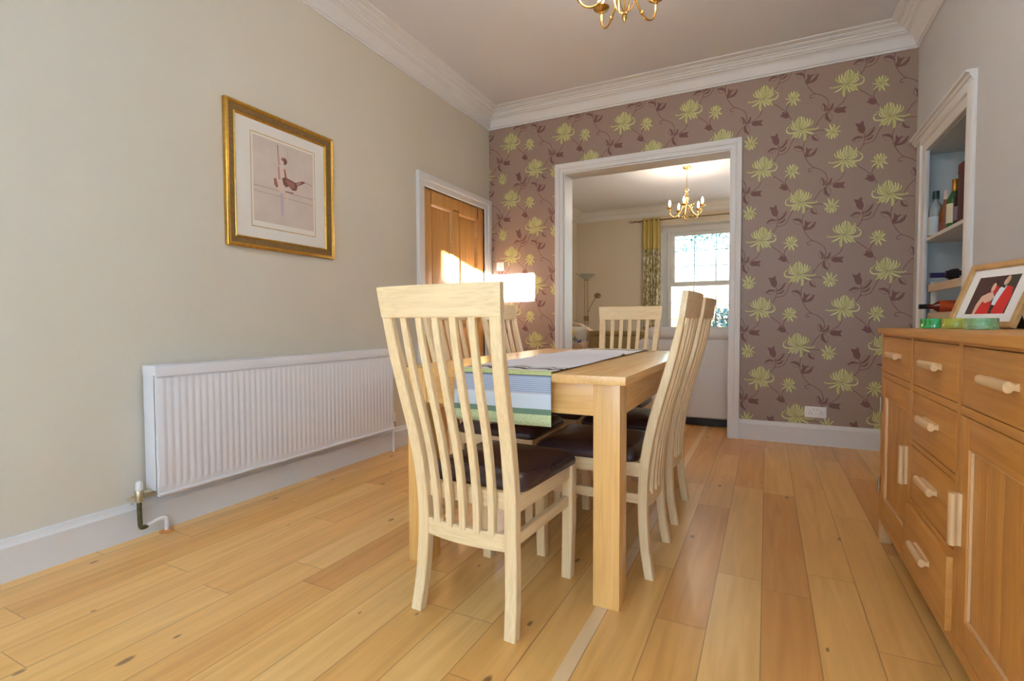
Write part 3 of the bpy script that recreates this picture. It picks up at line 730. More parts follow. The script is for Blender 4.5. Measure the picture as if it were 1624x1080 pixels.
for ya, yb_, hy_ in ((D1+.014, SY1-.022, D1+.034), (SY0+.022, D2-.014, D2-.034)):
    q = MB(); g = .0025; a, b, c, d2 = ya+g, yb_-g, .125+g, .720-g; fr = .062
    q.box((SX+.0172, a+fr-.01, c+fr), (SX+.02, b-fr+.01, d2-fr)); dd = q.build('door', side_wood('Z'), t)
    for p0, p1 in ((a, a+fr), (b-fr, b)): MB().box((SX, p0, c), (SX+.02, p1, d2), .0015).build('door_stile', side_wood('Z'), dd)
    for p0, p1 in ((c, c+fr+.015), (d2-fr-.015, d2)): MB().box((SX, a+fr, p0), (SX+.02, b-fr, p1), .0015).build('door_rail', side_wood('Y'), dd)
    q = MB(); n_ = 4; ww = (b-a-2*fr)/n_
    for k in range(n_): q.box((SX+.010, a+fr+k*ww+.0008, c+fr+.015), (SX+.016, a+fr+(k+1)*ww-.0008, d2-fr-.015), .0012)
    q.build('door_panel', side_wood('Z'), dd)
    q = MB(); za, zb = c+fr+.015, d2-fr-.015; w3 = .005
    for bx in ((a+fr, a+fr+w3, za, zb), (b-fr-w3, b-fr, za, zb), (a+fr+w3, b-fr-w3, za, za+w3), (a+fr+w3, b-fr-w3, zb-w3, zb)):
        q.box((SX+.004, bx[0], bx[2]), (SX+.012, bx[1], bx[3]), .001)
    q.build('bead', pale_wood('Z'), dd)
    hbar(dd, hy_+(0 if hy_ > 2 else 0), .45, .135, SX, True)
    for z in (.60, .25):
        yy = SY1-.020 if hy_ > 2 else SY0+.020
        q = MB(); q.tube([(SX-.004, yy, z-.03), (SX-.004, yy, z+.03)], .005, 8); q.build('hinge', M_chrome, dd)['label'] = 'small chrome hinge'
for x in (SX, .845):
    for y, s in ((SY0, 1), (SY1, -1)):
        q = MB(); L = []
        for z, w_ in ((0, .040), (.095, .055)):
            xa, xb = (x, x+w_) if x < .6 else (x+.055-w_, x+.055); ya, yb_ = sorted((y, y+s*w_)); L.append([(xa, ya, z), (xb, ya, z), (xb, yb_, z), (xa, yb_, z)])
        q.loft(L); q.build('foot', pale_wood('Z'), t)
# ---- glass tealight holders on the sideboard
def tealight(x, y, col, lab, nm, cat='candle holder'):
    tt = thing('tealight_holder', lab, cat, (x, y, STZ), 0, 'coloured glass tealight holders on the sideboard')
    m_ = plain('glass_'+nm, col, .03); m_.node_tree.nodes['Principled BSDF'].inputs['Transmission Weight'].default_value = .75
    q = MB(); q.lathe([(.001, 0), (.042, 0), (.045, .003), (.045, .036), (.043, .039), (.030, .039), (.027, .036), (.024, .014), (.001, .012)], seg=28); q.build('glass_body', m_, tt)
    q = MB(); q.lathe([(.001, .0125), (.0185, .0125), (.0185, .029), (.017, .029), (.017, .024), (.001, .024)], seg=20); q.build('tealight', plain('foil', srgb(215, 220, 225), .25, .7), tt)
tealight(.600, 2.585, (.12, .85, .28, 1), 'deep green glass tealight holder, the leftmost of three on the sideboard', 'green')
tealight(.632, 2.44, (.88, .98, .16, 1), 'yellow-green glass tealight holder between the two green ones', 'yellow')
tealight(.652, 2.262, (.55, .95, .55, 1), 'pale green clear glass tealight holder, closest to the photo frame corner', 'pale')
# ---- framed photo
ph = thing('photo_frame', 'oak framed photo of a couple, leaning on the sideboard before the right wall', 'picture frame', (.66, 2.645, STZ+.001))
A_ = Vector((.30, -.954, 0)).normalized(); B_ = Vector((.954, .30, 0)).normalized(); th = R(21)
Uv = Vector((0, 0, 1))*math.cos(th)+B_*math.sin(th); Nn = (A_.cross(Uv)).normalized()
if Nn.dot(Vector((-1, -.3, 0))) < 0: Nn = -Nn
FWd, FHt = .335, .262
def P3(u, v, d=0.): return tuple(A_*u+Uv*v+Nn*d)
def fbox(mb, u0, u1, v0, v1, d0, d1):
    mb.loft([[P3(u0, v0, d), P3(u1, v0, d), P3(u1, v1, d), P3(u0, v1, d)] for d in (d0, d1)])
q = MB(); fb = .024; L = []
for (cu, cv, su, sv) in ((0, 0, 1, 1), (FWd, 0, -1, 1), (FWd, FHt, -1, -1), (0, FHt, 1, -1)):
    L.append([P3(cu+su*a, cv+sv*a, d) for a, d in ((0, 0), (0, .014), (.003, .017), (fb-.004, .015), (fb, .010), (fb, 0))])
q.loft(L, closed=True); q.build('frame', wood('photo_frame_oak', srgb(196, 152, 96), srgb(170, 126, 72), 'Y', .45), ph)
q = MB(); fbox(q, .01, FWd-.01, .01, FHt-.01, .001, .006)
def flat(mb, mi, pts, d): mb.mi = mi; mb.poly([P3(u, v, d) for u, v in pts]); mb.mi = 0
PU0, PU1, PV0, PV1 = .066, .262, .056, .206
px = lambda u, v: (PU0+u*(PU1-PU0), PV0+v*(PV1-PV0))
def shape(mi, pts, d): flat(q, mi, [px(*p) for p in pts], d)
def ell(cu, cv, ru, rv, n=16): return [(cu+ru*math.cos(2*math.pi*k/n), cv+rv*math.sin(2*math.pi*k/n)) for k in range(n)]
shape(1, [(0, 0), (1, 0), (1, 1), (0, 1)], .0064)
shape(7, [(.62, 0), (1, 0), (1, 1), (.72, 1)], .0065)
shape(2, [(.68, 0), (.96, 0), (.98, .45), (.93, .68), (.80, .72), (.70, .68), (.64, .3)], .0067)      # red jacket
shape(2, [(.42, .60), (.52, .78), (.60, .70), (.58, .52), (.50, .48)], .0066)                          # red arm/shoulder
shape(3, [(.60, .22), (.68, .20), (.72, .45), (.78, .72), (.70, .76), (.62, .66), (.58, .42)], .0069)   # shirt front
shape(6, [(.60, .10), (.68, .12), (.68, .22), (.60, .24)], .0070)
shape(4, ell(.74, .87, .055, .12), .0070); shape(5, ell(.70, .83, .03, .07), .0071)
shape(6, [(.66, .70), (.74, .66), (.76, .73), (.67, .75)], .0072)                                       # bow tie
shape(5, ell(.47, .70, .05, .12), .0070); shape(6, ell(.50, .78, .05, .10), .0069)
shape(5, [(.20, 0), (.27, 0), (.33, .30), (.52, .28), (.58, .45), (.50, .58), (.40, .56), (.26, .48), (.20, .25)], .0068)
shape(2, [(.27, 0), (.60, 0), (.58, .26), (.52, .34), (.42, .28), (.34, .34), (.30, .2)], .0071)
pm = [plain('mount_card', srgb(236, 232, 228), .8), plain('photo_dark', srgb(70, 40, 38), .5), plain('photo_red', srgb(200, 28, 22), .5), plain('photo_white', srgb(226, 232, 240), .5), plain('photo_hair', srgb(196, 160, 130), .5),
      plain('photo_skin', srgb(216, 172, 146), .5), plain('photo_black', srgb(30, 22, 26), .5), plain('photo_shade', srgb(64, 54, 42), .5)]
q.build('mounted_photo', pm, ph, smooth=0, recalc=False)
q = MB(); s0, s1 = Vector(P3(FWd*.5-.03, .19, -.001)), Vector(P3(FWd*.5+.03, .19, -.001)); foot = B_*.125
q.loft([[s0, s1, s1+B_*.003, s0+B_*.003], [Vector((A_*(FWd*.5-.04)))+foot, Vector(A_*(FWd*.5+.04))+foot, Vector(A_*(FWd*.5+.04))+foot+B_*.003, Vector(A_*(FWd*.5-.04))+foot+B_*.003]])
q.build('easel_back', M_black, ph)

# ================================================================ RADIATOR
t = thing('radiator', 'white ribbed panel radiator on the left wall', 'radiator', (0, 0, 0))
rx, rA, rB, rz0, rz1 = XL+.11, 1.315, 2.935, .178, .770
q = MB(); L = []; n_ = 49; prof = []
for k in range(n_):
    c0 = rA+.012+(rB-rA-.024)*k/n_; wd = (rB-rA-.024)/n_
    prof += [(c0+wd*.12, 0), (c0+wd*.30, .0032), (c0+wd*.70, .0032), (c0+wd*.88, 0)]
prof = [(rA+.001, -.004), (rA+.006, 0)]+prof+[(rB-.006, 0), (rB-.001, -.004)]
loop = lambda z, ins: [(rx-.003+x*(1-ins)-ins*.001, y, z) for y, x in prof]+[(rx-.014, rB-.001, z), (rx-.014, rA+.001, z)]
q.loft([loop(rz0+.004, 1), loop(rz0+.044, 1), loop(rz0+.052, 0), loop(rz1-.060, 0), loop(rz1-.052, 1), loop(rz1-.04, 1)])
q.tube([(rx-.005, rA+.004, rz0+.012), (rx-.005, rB-.004, rz0+.012)], .008, 8)
q.build('front_panel', M_rad, t)
q = MB(); q.box((rx-.088, rA+.01, rz0+.01), (rx-.076, rB-.01, rz1-.03), .003); q.box((rx-.05, rA+.02, rz0+.04), (rx-.04, rB-.02, rz1-.05)); q.build('rear_panel', M_rad, t)
q = MB(); q.box((rx-.096, rA-.004, rz1-.042), (rx+.004, rA, rz1), .001); q.box((rx+.002, rA-.002, rz1-.048), (rx+.005, rB+.002, rz1), .0008)
for k in range(100):
    y = rA+.01+(rB-rA-.02)*k/99; q.box((rx-.09, y-.004, rz1-.006), (rx+.002, y+.004, rz1-.002))
q.box((rx-.096, rA-.002, rz1-.006), (rx-.088, rB+.002, rz1)); q.build('top_grille', M_rad, t)
for y in (rA-.003, rB): MB().box((rx-.094, y, rz0+.03), (rx-.016, y+.003, rz1-.04), .0008).build('side_panel', M_rad, t)
for y in (rA+.25, rB-.25): MB().box((XL, y-.015, rz0+.08), (rx-.086, y+.015, rz1-.06)).build('bracket', M_rad, t)
M_verd = plain('tarnished_copper', srgb(92, 92, 60), .5, .6, noise=.5, nscale=80)
vy = rA-.055
q = MB(); q.tube([(rx-.05, rA+.01, .200), (rx-.05, vy+.01, .200)], .009, 10); q.lathe([(.014, -.018), (.017, -.014), (.017, .014), (.014, .018)], (rx-.05, rA-.022, .2), 6, 'Y')
q.lathe([(.012, -.03), (.015, -.025), (.015, .02), (.011, .026)], (rx-.05, vy, .2), 12); q.tube([(rx-.05, vy, .2), (rx-.05, vy-.03, .2), (rx-.05, vy-.045, .195)], .006, 8); q.tube([(rx-.03, vy-.038, .175), (rx-.05, vy-.038, .2)], .005, 8)
q.build('lockshield_valve', plain('worn_nickel', srgb(190, 180, 150), .4, .8), t)
MB().lathe([(.012, .222), (.0155, .226), (.0155, .25), (.012, .262), (.004, .266)], (rx-.05, vy, 0), 14).build('valve_cap', M_white, t)
MB().tube(catmull([(rx-.05, vy, .18), (rx-.05, vy, .12), (rx-.05, vy+.002, .065), (rx-.05, vy+.012, .052), (rx-.05, vy+.03, .055)], 4), .0095, 10).build('copper_pipe', M_verd, t)
MB().tube(catmull([(rx-.05, vy+.025, .055), (rx-.048, vy+.07, .068), (rx-.046, vy+.095, .068), (rx-.046, vy+.108, .055), (rx-.046, vy+.108, 0)], 5), .0085, 10).build('white_pipe', M_white, t)
MB().lathe([(.012, 0), (.03, 0), (.03, .004), (.022, .009), (.011, .010)], (rx-.046, vy+.108, 0), 20).build('floor_collar', wood('collar', srgb(206, 140, 70), srgb(190, 120, 56), 'X'), t)
vy = rB+.045
q = MB(); q.tube([(rx-.05, rB-.01, .2), (rx-.05, vy, .2)], .008, 10); q.tube([(rx-.05, vy, .215), (rx-.05, vy, .0)], .0085, 10); q.build('supply_pipe', M_white, t)
MB().lathe([(.011, .19), (.013, .195), (.013, .222), (.011, .226)], (rx-.05, vy, 0), 12).build('valve_body', M_chrome, t)
MB().lathe([(.012, .226), (.019, .23), (.020, .285), (.017, .298), (.004, .300)], (rx-.05, vy, 0), 14).build('thermostat_head', M_white, t)

# ================================================================ WALL PICTURE
t = thing('framed_print', 'gold framed print of a seated dancer on the left wall', 'picture', (XL, 2.095, 1.752))
hw, hh = .366, .382
def gl(mb, a0, prof_):
    L = []
    for sy, sz in ((-1, -1), (1, -1), (1, 1), (-1, 1)): L.append([(x, sy*(hw-d_), sz*(hh-d_)) for d_, x in prof_])
    mb.loft(L, closed=True)
M_gold = plain('gold_leaf', srgb(214, 164, 70), .32, .85, noise=.25, nscale=50); M_gold2 = plain('aged_gold', srgb(140, 108, 58), .5, .5, noise=.35, nscale=90)
q = MB(); gl(q, 0, [(0, .002), (0, .024), (.004, .029), (.010, .031), (.016, .028), (.019, .024), (.019, .002)]); q.build('outer_moulding', M_gold, t)
q = MB(); gl(q, 0, [(.019, .002), (.019, .023), (.052, .014), (.052, .002)]); q.build('frame_band', M_gold2, t)
q = MB(); gl(q, 0, [(.052, .002), (.052, .015), (.055, .018), (.060, .015), (.063, .009), (.063, .002)]); q.build('inner_moulding', M_gold, t)
q = MB(); q.box((.003, -hw+.03, -hh+.03), (.008, hw-.03, hh-.03))
iw, ih = .218, .255; cy, cz = .008, .000
for bx in ((-iw, iw, ih, ih+.004), (-iw, iw, -ih-.004, -ih), (-iw-.003, -iw, -ih-.004, ih+.004), (iw, iw+.003, -ih-.004, ih+.004)):
    q.mi = 1; q.box((.0079, cy+bx[0], cz+bx[2]), (.0085, cy+bx[1], cz+bx[3])); q.mi = 0
q.build('mount', [plain('mount_board', srgb(224, 218, 208), .8), M_gold], t)
q = MB()
def sk(mi, pts, d): q.mi = mi; q.poly([(d, cy+u, cz+v) for u, v in pts]); q.mi = 0
sk(0, [(-iw, -ih), (iw, -ih), (iw, ih), (-iw, ih)], .0081)
sk(1, [(-iw+.012, -ih+.03), (iw-.012, -ih+.03), (iw-.012, ih-.012), (-iw+.012, ih-.012)], .0083)
def skl(mi, a, b, wd, d):
    for qd in stroke([a, b], wd): sk(mi, qd, d)
PU = lambda u, t: (-iw+.012+u*2*(iw-.012), ih-.012-t*(2*ih-.042))
def ps(mi, pts, d): sk(mi, [PU(*p) for p in pts], d)
def pl(mi, a, b, wd, d): skl(mi, PU(*a), PU(*b), wd, d)
def pe(cu, cv, ru, rv, n=14): return [(cu+ru*math.cos(2*math.pi*k/n), cv+rv*math.sin(2*math.pi*k/n)) for k in range(n)]
pl(2, (0, .585), (1, .585), .004, .0085); pl(2, (0, .65), (1, .662), .003, .0085)
pl(3, (.385, .03), (.395, .13), .006, .0086); pl(2, (.39, .12), (.41, .30), .010, .00875); pl(2, (.55, .04), (.55, .20), .002, .0086)
ps(5, [(.40, .27), (.47, .25), (.505, .30), (.495, .40), (.47, .47), (.41, .47), (.385, .38)], .0088)
ps(2, [(.385, .29), (.41, .28), (.42, .40), (.43, .47), (.39, .46)], .0089)
ps(3, [(.48, .29), (.51, .31), (.535, .42), (.50, .43)], .0090)
ps(4, pe(.495, .205, .045, .042), .0091); ps(5, pe(.455, .225, .028, .034), .0092); ps(3, [(.45, .17), (.50, .16), (.48, .21), (.44, .20)], .0093)
ps(5, [(.34, .46), (.42, .44), (.49, .50), (.47, .60), (.38, .58), (.33, .52)], .00895)
ps(3, [(.315, .45), (.355, .44), (.385, .53), (.36, .56), (.32, .52)], .0090)
ps(4, [(.45, .42), (.50, .40), (.58, .41), (.68, .43), (.80, .385), (.865, .39), (.78, .435), (.72, .46), (.69, .53), (.62, .535), (.56, .50), (.51, .52), (.47, .49)], .0092)
ps(3, [(.50, .42), (.57, .425), (.66, .445), (.66, .50), (.60, .52), (.54, .48)], .0093); ps(2, [(.70, .43), (.80, .40), (.74, .44), (.70, .46)], .0094)
ps(5, [(.42, .55), (.58, .545), (.63, .57), (.52, .60), (.43, .61)], .0091); pl(4, (.50, .575), (.64, .57), .006, .0092)
pl(6, (.44, .60), (.45, .88), .016, .0087); pl(5, (.52, .60), (.54, .80), .012, .0087); pl(3, (.86, .39), (.98, .41), .003, .0087)
q.build('print', [plain('print_paper', srgb(226, 218, 204), .7), plain('print_wash', srgb(208, 190, 176), .7, noise=.08, nscale=12), plain('print_line', srgb(176, 140, 130), .7), plain('print_tone', srgb(148, 96, 82), .7),
                  plain('print_dark', srgb(112, 70, 58), .7), plain('print_skin', srgb(214, 188, 172), .7), plain('print_violet', srgb(186, 166, 178), .7)], t, smooth=0, recalc=False)

# ================================================================ SWITCH AND SOCKET
t = thing('light_switch', 'white square light switch between the door and the wide opening', 'light switch', (-2.405, YB, 1.52))
MB().box((-.043, -.009, -.043), (.043, 0, .043), .003).build('plate', M_white, t)
MB().box((-.006, -.014, -.011), (.006, -.008, .011), .001).build('rocker', M_white, t)
t = thing('wall_socket', 'white double plug socket above the skirting right of the opening', 'plug socket', (.347, YB, .256))
MB().box((-.073, -.010, -.043), (.073, 0, .043), .003).build('plate', M_white, t)
for s in (-1, 1): MB().box((s*.036-.006, -.014, .012), (s*.036+.006, -.009, .030), .001).build('rocker', M_white, t)
q = MB()
for s in (-1, 1):
    for a, b, w_, h_ in ((0, .004, .004, .008), (-.011, -.012, .006, .004), (.011, -.012, .006, .004)): q.box((s*.036+a-w_/2, -.0106, b-h_/2), (s*.036+a+w_/2, -.0098, b+h_/2))
    q.box((s*.012-.003, -.0106, .018), (s*.012+.003, -.0098, .024))
q.build('pin_holes', M_black, t)

# ================================================================ CHANDELIERS
def chandelier(cx, cy_, a0, label, power):
    t = thing('chandelier', label, 'chandelier', (cx, cy_, 2.303), 0, 'brass chandeliers with five candle bulbs')
    MB().lathe([(.001, .735), (.052, .735), (.056, .722), (.048, .712), (.022, .702), (.012, .69), (.001, .688)], seg=24).build('ceiling_rose', M_brass, t)
    q = MB()
    for k in range(14):
        z = .69-k*.0175; ang = (k % 2)*math.pi/2
        q.tube([(.0055*math.cos(s)*math.cos(ang), .0055*math.cos(s)*math.sin(ang), z-.011+.012*math.sin(s)) for s in [2*math.pi*i/10 for i in range(10)]], .0016, 5, closed=True)
    q.tube([(0, 0, .69), (0, 0, .43)], .0022, 6); q.build('chain', M_brass, t)
    q = MB()
    q.lathe([(.006, .435), (.026, .432), (.030, .424), (.016, .41), (.012, .392), (.020, .380), (.024, .372), (.012, .362)], seg=16)
    q.lathe([(.012, .364), (.021, .345), (.024, .32), (.020, .295), (.012, .275), (.018, .262), (.020, .25), (.010, .235)], seg=16); q.build('column', M_brass, t)
    q = MB()
    for k in range(5):
        q.tube([(.026*math.sin(math.pi*s)*math.cos(2*math.pi*k/5+s*3.5), .026*math.sin(math.pi*s)*math.sin(2*math.pi*k/5+s*3.5), .365-s*.1) for s in [i/12 for i in range(13)]], .0035, 6)
    q.build('twist', M_brass, t)
    q = MB()
    for k in range(6):
        a = 2*math.pi*k/6+.3
        q.tube(catmull([(.004*math.cos(a), .004*math.sin(a), .20), (.038*math.cos(a), .038*math.sin(a), .17), (.047*math.cos(a), .047*math.sin(a), .115), (.034*math.cos(a), .034*math.sin(a), .065), (.003*math.cos(a), .003*math.sin(a), .045)], 4), .0026, 6)
    q.tube([(0, 0, .24), (0, 0, .03)], .004, 8); q.build('cage', M_brass, t)
    MB().lathe([(.001, 0), (.005, .006), (.012, .022), (.012, .030), (.006, .036), (.012, .040), (.009, .046), (.001, .05)], seg=14).build('finial', M_brass, t)
    for k in range(5):
        a = a0+2*math.pi*k/5; e = Vector((math.cos(a), math.sin(a), 0))
        V = lambda r_, z: tuple(e*r_+Vector((0, 0, z)))
        q = MB(); q.tube(catmull([V(.018, .225), V(.045, .205), V(.07, .15), V(.105, .096), V(.15, .070), V(.192, .083), V(.215, .12), V(.219, .165)], 6), .0052, 12)
        q.ball(V(.118, .087), .0095, seg=10)
        q.tube(catmull([V(.05, .2), V(.075, .235), V(.105, .22), V(.1, .19), V(.08, .195)], 4), .003, 6)
        arm = q.build('arm', M_brass, t)
        c = e*.219
        MB().lathe([(.006, .160), (.009, .163), (.007, .170), (.014, .176), (.036, .186), (.040, .192), (.036, .192), (.012, .184), (.012, .2), (.015, .204), (.011, .21)], tuple(c), 18).build('drip_pan', M_brass, arm)
        MB().lathe([(.0085, .208), (.0125, .224), (.0155, .248), (.0135, .27), (.007, .288), (.001, .297)], tuple(c), 14).build('candle_bulb', M_bulb, arm, smooth=60)
        l = bpy.data.lights.new('bulb_light', 'POINT'); l.energy = power; l.color = (1, .87, .72); l.shadow_soft_size = .03
        lo_ = bpy.data.objects.new('bulb_light', l); COL.objects.link(lo_); lo_.location = (cx+c.x*1.02, cy_+c.y*1.02, 2.303+.325)
    return t
fwd_ang = math.atan2(fw.y, fw.x)
chandelier(-.591, 2.328, fwd_ang+R(18), 'brass five-arm chandelier hanging in the dining room, cut by the top edge', 3.6)
chandelier(-.985, 7.25, fwd_ang+R(9), 'brass five-arm chandelier hanging in the room beyond the opening', 5)

# ================================================================ ALCOVE BOTTLES
def bottle(name, label, prof, x, y, z, mat, cap=None, capmat=None, lab=None, labmat=None, group=None, lay=None, seg=20):
    t = thing(name, label, 'bottle', (x, y, z), 0, group)
    axis = 'X' if lay else 'Z'; f = (lambda pr: [(r_, lay*zz) for r_, zz in pr]) if lay else (lambda pr: pr)
    MB().lathe(f(prof), seg=seg, axis=axis).build('glass', mat, t)
    if cap: MB().lathe(f(cap), seg=16, axis=axis).build('cap', capmat, t)
    if lab: MB().lathe(f(lab), seg=seg, axis=axis).build('label', labmat, t)
    return t
SZ = 1.510; GB = 'spirits bottles on the alcove shelf'
bottle('spirit_bottle', 'clear glass bottle with dark green cap, leftmost on the alcove shelf', [(.001, 0), (.036, 0), (.040, .004), (.040, .17), (.036, .195), (.018, .225), (.013, .238), (.013, .25)], .982, 4.262, SZ,
       glassy('clear_glass', (.80, .90, .94, 1), .72), [(.0185, .245), (.0185, .298), (.001, .298)], plain('cap_green', srgb(20, 60, 52), .4), [(.0406, .01), (.0406, .13)], glassy('pale_label', (.72, .84, .90, 1), .3), GB)
bottle('spirit_bottle', 'amber bottle with cream neck standing just behind the green bottle', [(.001, 0), (.034, 0), (.036, .004), (.036, .13), (.030, .165), (.014, .195), (.012, .25)], 1.005, 4.135, SZ,
       plain('amber_glass', srgb(112, 58, 22), .12), [(.014, .215), (.014, .27), (.001, .27)], plain('cap_cream', srgb(206, 190, 180), .5), [(.0364, .02), (.0364, .07)], plain('label_pink', srgb(110, 56, 40), .7), GB)
bottle('spirit_bottle', 'green glass bottle with gold foil neck and cream label in the alcove', [(.001, 0), (.038, 0), (.040, .004), (.040, .16), (.036, .185), (.020, .215), (.015, .235), (.015, .285)], 1.000, 3.945, SZ,
       plain('green_glass', srgb(28, 84, 34), .08), [(.0175, .225), (.0172, .292), (.015, .296), (.001, .296)], plain('gold_foil', srgb(160, 110, 44), .3, .8), [(.0405, .035), (.0405, .15)], plain('label_cream', srgb(214, 208, 178), .7), GB)
t = thing('bottle_box', 'dark maroon bottle carton at the near end of the alcove shelf', 'box', (1.005, 3.70, SZ))
MB().box((-.045, -.045, 0), (.045, .045, .325), .003).build('carton', plain('maroon_card', srgb(66, 20, 30), .5), t)
MB().box((-.0462, -.0462, .275), (.0462, .0462, .330), .002).build('lid', plain('maroon_lid', srgb(86, 28, 34), .5), t)
bottle('spirit_bottle', 'dark bottle with pale violet label between green bottle and maroon carton', [(.001, 0), (.032, 0), (.034, .004), (.034, .15), (.026, .19), (.013, .215), (.012, .25)], .995, 3.82, SZ,
       plain('dark_glass', srgb(26, 22, 30), .1), [(.014, .22), (.014, .262), (.001, .262)], M_black, [(.0345, .03), (.0345, .11)], plain('label_violet', srgb(120, 104, 130), .7), GB)
# wine rack
t = thing('wine_rack', 'small pale wooden wine rack standing in the lower half of the alcove', 'wine rack', (0, 0, 0))
q = MB(); 
for y in (4.215, 3.56): q.box((XR+.025, y, AZ0), (XR+.05, y+.03, 1.215)); q.box((XR+.29, y, AZ0), (XR+.315, y+.03, 1.215))
q.build('post', plain('rack_white', srgb(214, 212, 206), .5), t)
for z in (1.150, .965, .80):
    MB().box((XR+.010, 3.56, z), (XR+.026, 4.245, z+.048), .002).build('rail', wood('rack_wood', srgb(218, 196, 168), srgb(200, 176, 146), 'Y'), t)
    MB().box((XR+.29, 3.56, z), (XR+.306, 4.245, z+.048), .002).build('rail', wood('rack_wood', srgb(218, 196, 168), srgb(200, 176, 146), 'Y'), t)
WB = [(.001, .30), (.037, .30), (.037, .115), (.031, .09), (.016, .072), (.0145, .06), (.0145, 0), (.001, 0)]
bottle('wine_bottle', 'wine bottle with violet-blue foil lying on top of the rack', WB, .888, 3.93, 1.236, plain('wine_glass_dark', srgb(24, 26, 26), .1), [(.001, -.0015), (.0155, -.001), (.0155, .07), (.0165, .075)], plain('foil_violet', srgb(44, 36, 96), .35, .3),
       [(.0375, .13), (.0375, .2)], plain('label_wine', srgb(206, 204, 212), .7), 'wine bottles lying in the rack', lay=1)
bottle('wine_bottle', 'wine bottle with black foil lying beside the violet-blue one on the rack top', WB, .930, 3.80, 1.236, plain('wine_glass_dark', srgb(24, 26, 26), .1), [(.001, -.0015), (.0155, -.001), (.0155, .07), (.0165, .075)], plain('foil_black', srgb(30, 26, 34), .35, .3),
       [(.0375, .13), (.0375, .2)], plain('label_wine', srgb(206, 204, 212), .7), 'wine bottles lying in the rack', lay=1)
bottle('wine_bottle', 'wine bottle with black and red foil lying in the lower rack row', WB, .872, 4.10, 1.051, plain('wine_glass_red', srgb(110, 24, 16), .1), [(.001, -.0015), (.0155, -.001), (.0155, .045)], plain('foil_black', srgb(30, 26, 34), .35, .3),
       [(.0378, .10), (.0378, .2)], plain('label_orange', srgb(214, 84, 34), .6), 'wine bottles lying in the rack', lay=1)

# ================================================================ FAR ROOM
M_sofa = plain('sofa_fabric', srgb(212, 208, 204), .9, noise=.08, nscale=200, bump=.2, sheen=.2)
t = thing('sofa', 'pale grey fabric sofa with its back to the wide opening', 'sofa', (0, 0, 0))
sx0, sx1 = -1.02, 1.05; sy = 4.93
def rbox(mb, a, b, r, seg=4):
    g = bmesh.ops.create_cube(mb.bm, size=1)
    for v in g['verts']: v.co = Vector([a[i]+(v.co[i]+.5)*(b[i]-a[i]) for i in range(3)])
    es = list({e for v in g['verts'] for e in v.link_edges}); bmesh.ops.bevel(mb.bm, geom=es, offset=r, segments=seg, affect='EDGES', profile=.5)
    return mb
rbox(MB(), (sx0+.02, sy, .075), (sx1-.02, sy+.16, .80), .02).build('back', M_sofa, t)
rbox(MB(), (sx0, sy-.012, .795), (sx1, sy+.24, .912), .045).build('back_roll', M_sofa, t, smooth=60)
rbox(MB(), (sx0+.02, sy+.1, .075), (sx1-.02, sy+.88, .32), .02).build('base', M_sofa, t)
for k in range(2):
    a = sx0+.2+k*(sx1-sx0-.4)/2; b = a+(sx1-sx0-.4)/2-.01
    rbox(MB(), (a, sy+.2, .31), (b, sy+.9, .46), .04).build('seat_cushion', M_sofa, t, smooth=60); rbox(MB(), (a, sy+.15, .45), (b, sy+.32, .80), .05).build('back_cushion', M_sofa, t, smooth=60)
for a, b in ((sx0-.10, sx0+.14), (sx1-.14, sx1+.10)): rbox(MB(), (a, sy+.02, .075), (b, sy+.9, .66 if a > 0 else .80), .06).build('arm', M_sofa, t, smooth=60)
for a in (sx0+.06, sx1-.06):
    for b in (sy+.03, sy+.8): MB().box((a-.03, b, 0), (a+.03, b+.06, .08)).build('foot', M_black, t)
MB().box((sx0+.03, sy+.015, .012), (sx1-.03, sy+.03, .08)).build('plinth', M_black, t)
# brown leather tub/box seat
M_olive = plain('olive_leather', srgb(150, 122, 68), .6, noise=.12, nscale=20)
t = thing('storage_ottoman', 'olive brown box-shaped ottoman seen through the opening by the floor lamp', 'ottoman', (-1.69, 6.92, 0))
rbox(MB(), (-.45, -.3, .04), (.45, .3, .78), .02).build('body', M_olive, t); rbox(MB(), (-.46, -.31, .78), (.46, .31, .84), .02).build('lid', M_olive, t)
for a in (-.38, .38):
    for b in (-.24, .24): MB().box((a-.025, b-.025, 0), (a+.025, b+.025, .05)).build('foot', M_black, t)
# armchair far left with flowered cushion
M_arm = plain('armchair_fabric', srgb(204, 172, 140), .9, noise=.06, nscale=120)
t = thing('armchair', 'beige upholstered armchair just inside the left side of the opening', 'armchair', (-2.60, 6.75, 0))
rbox(MB(), (-.40, -.35, .10), (.40, .35, .44), .05).build('seat', M_arm, t, smooth=60)
q = MB(); q.loft([[(x*s_+.0, y, z) for x, z in [(-.42, .12), (-.42, .70), (-.36, .84), (-.2, .93), (0, .955), (.2, .93), (.36, .84), (.42, .70), (.42, .12)]] for s_, y in ((.96, .22), (1, .25), (1, .37), (.96, .40))]); q.build('backrest', M_arm, t, smooth=60)
for s in (-1, 1):
    q = MB(); q.loft([[(s*.37+.085*math.cos(a), y, .60+.085*math.sin(a)) if 0 <= math.degrees(a) <= 180 else (s*.37+.075*math.cos(a), y, .12) for a in [2*math.pi*i/16 for i in range(16)]] for y in (-.36, -.33, .3)]); q.build('arm', M_arm, t, smooth=60)
for a in (-.34, .34):
    for b in (-.28, .28): MB().box((a-.02, b-.02, 0), (a+.02, b+.02, .11)).build('foot', M_black, t)
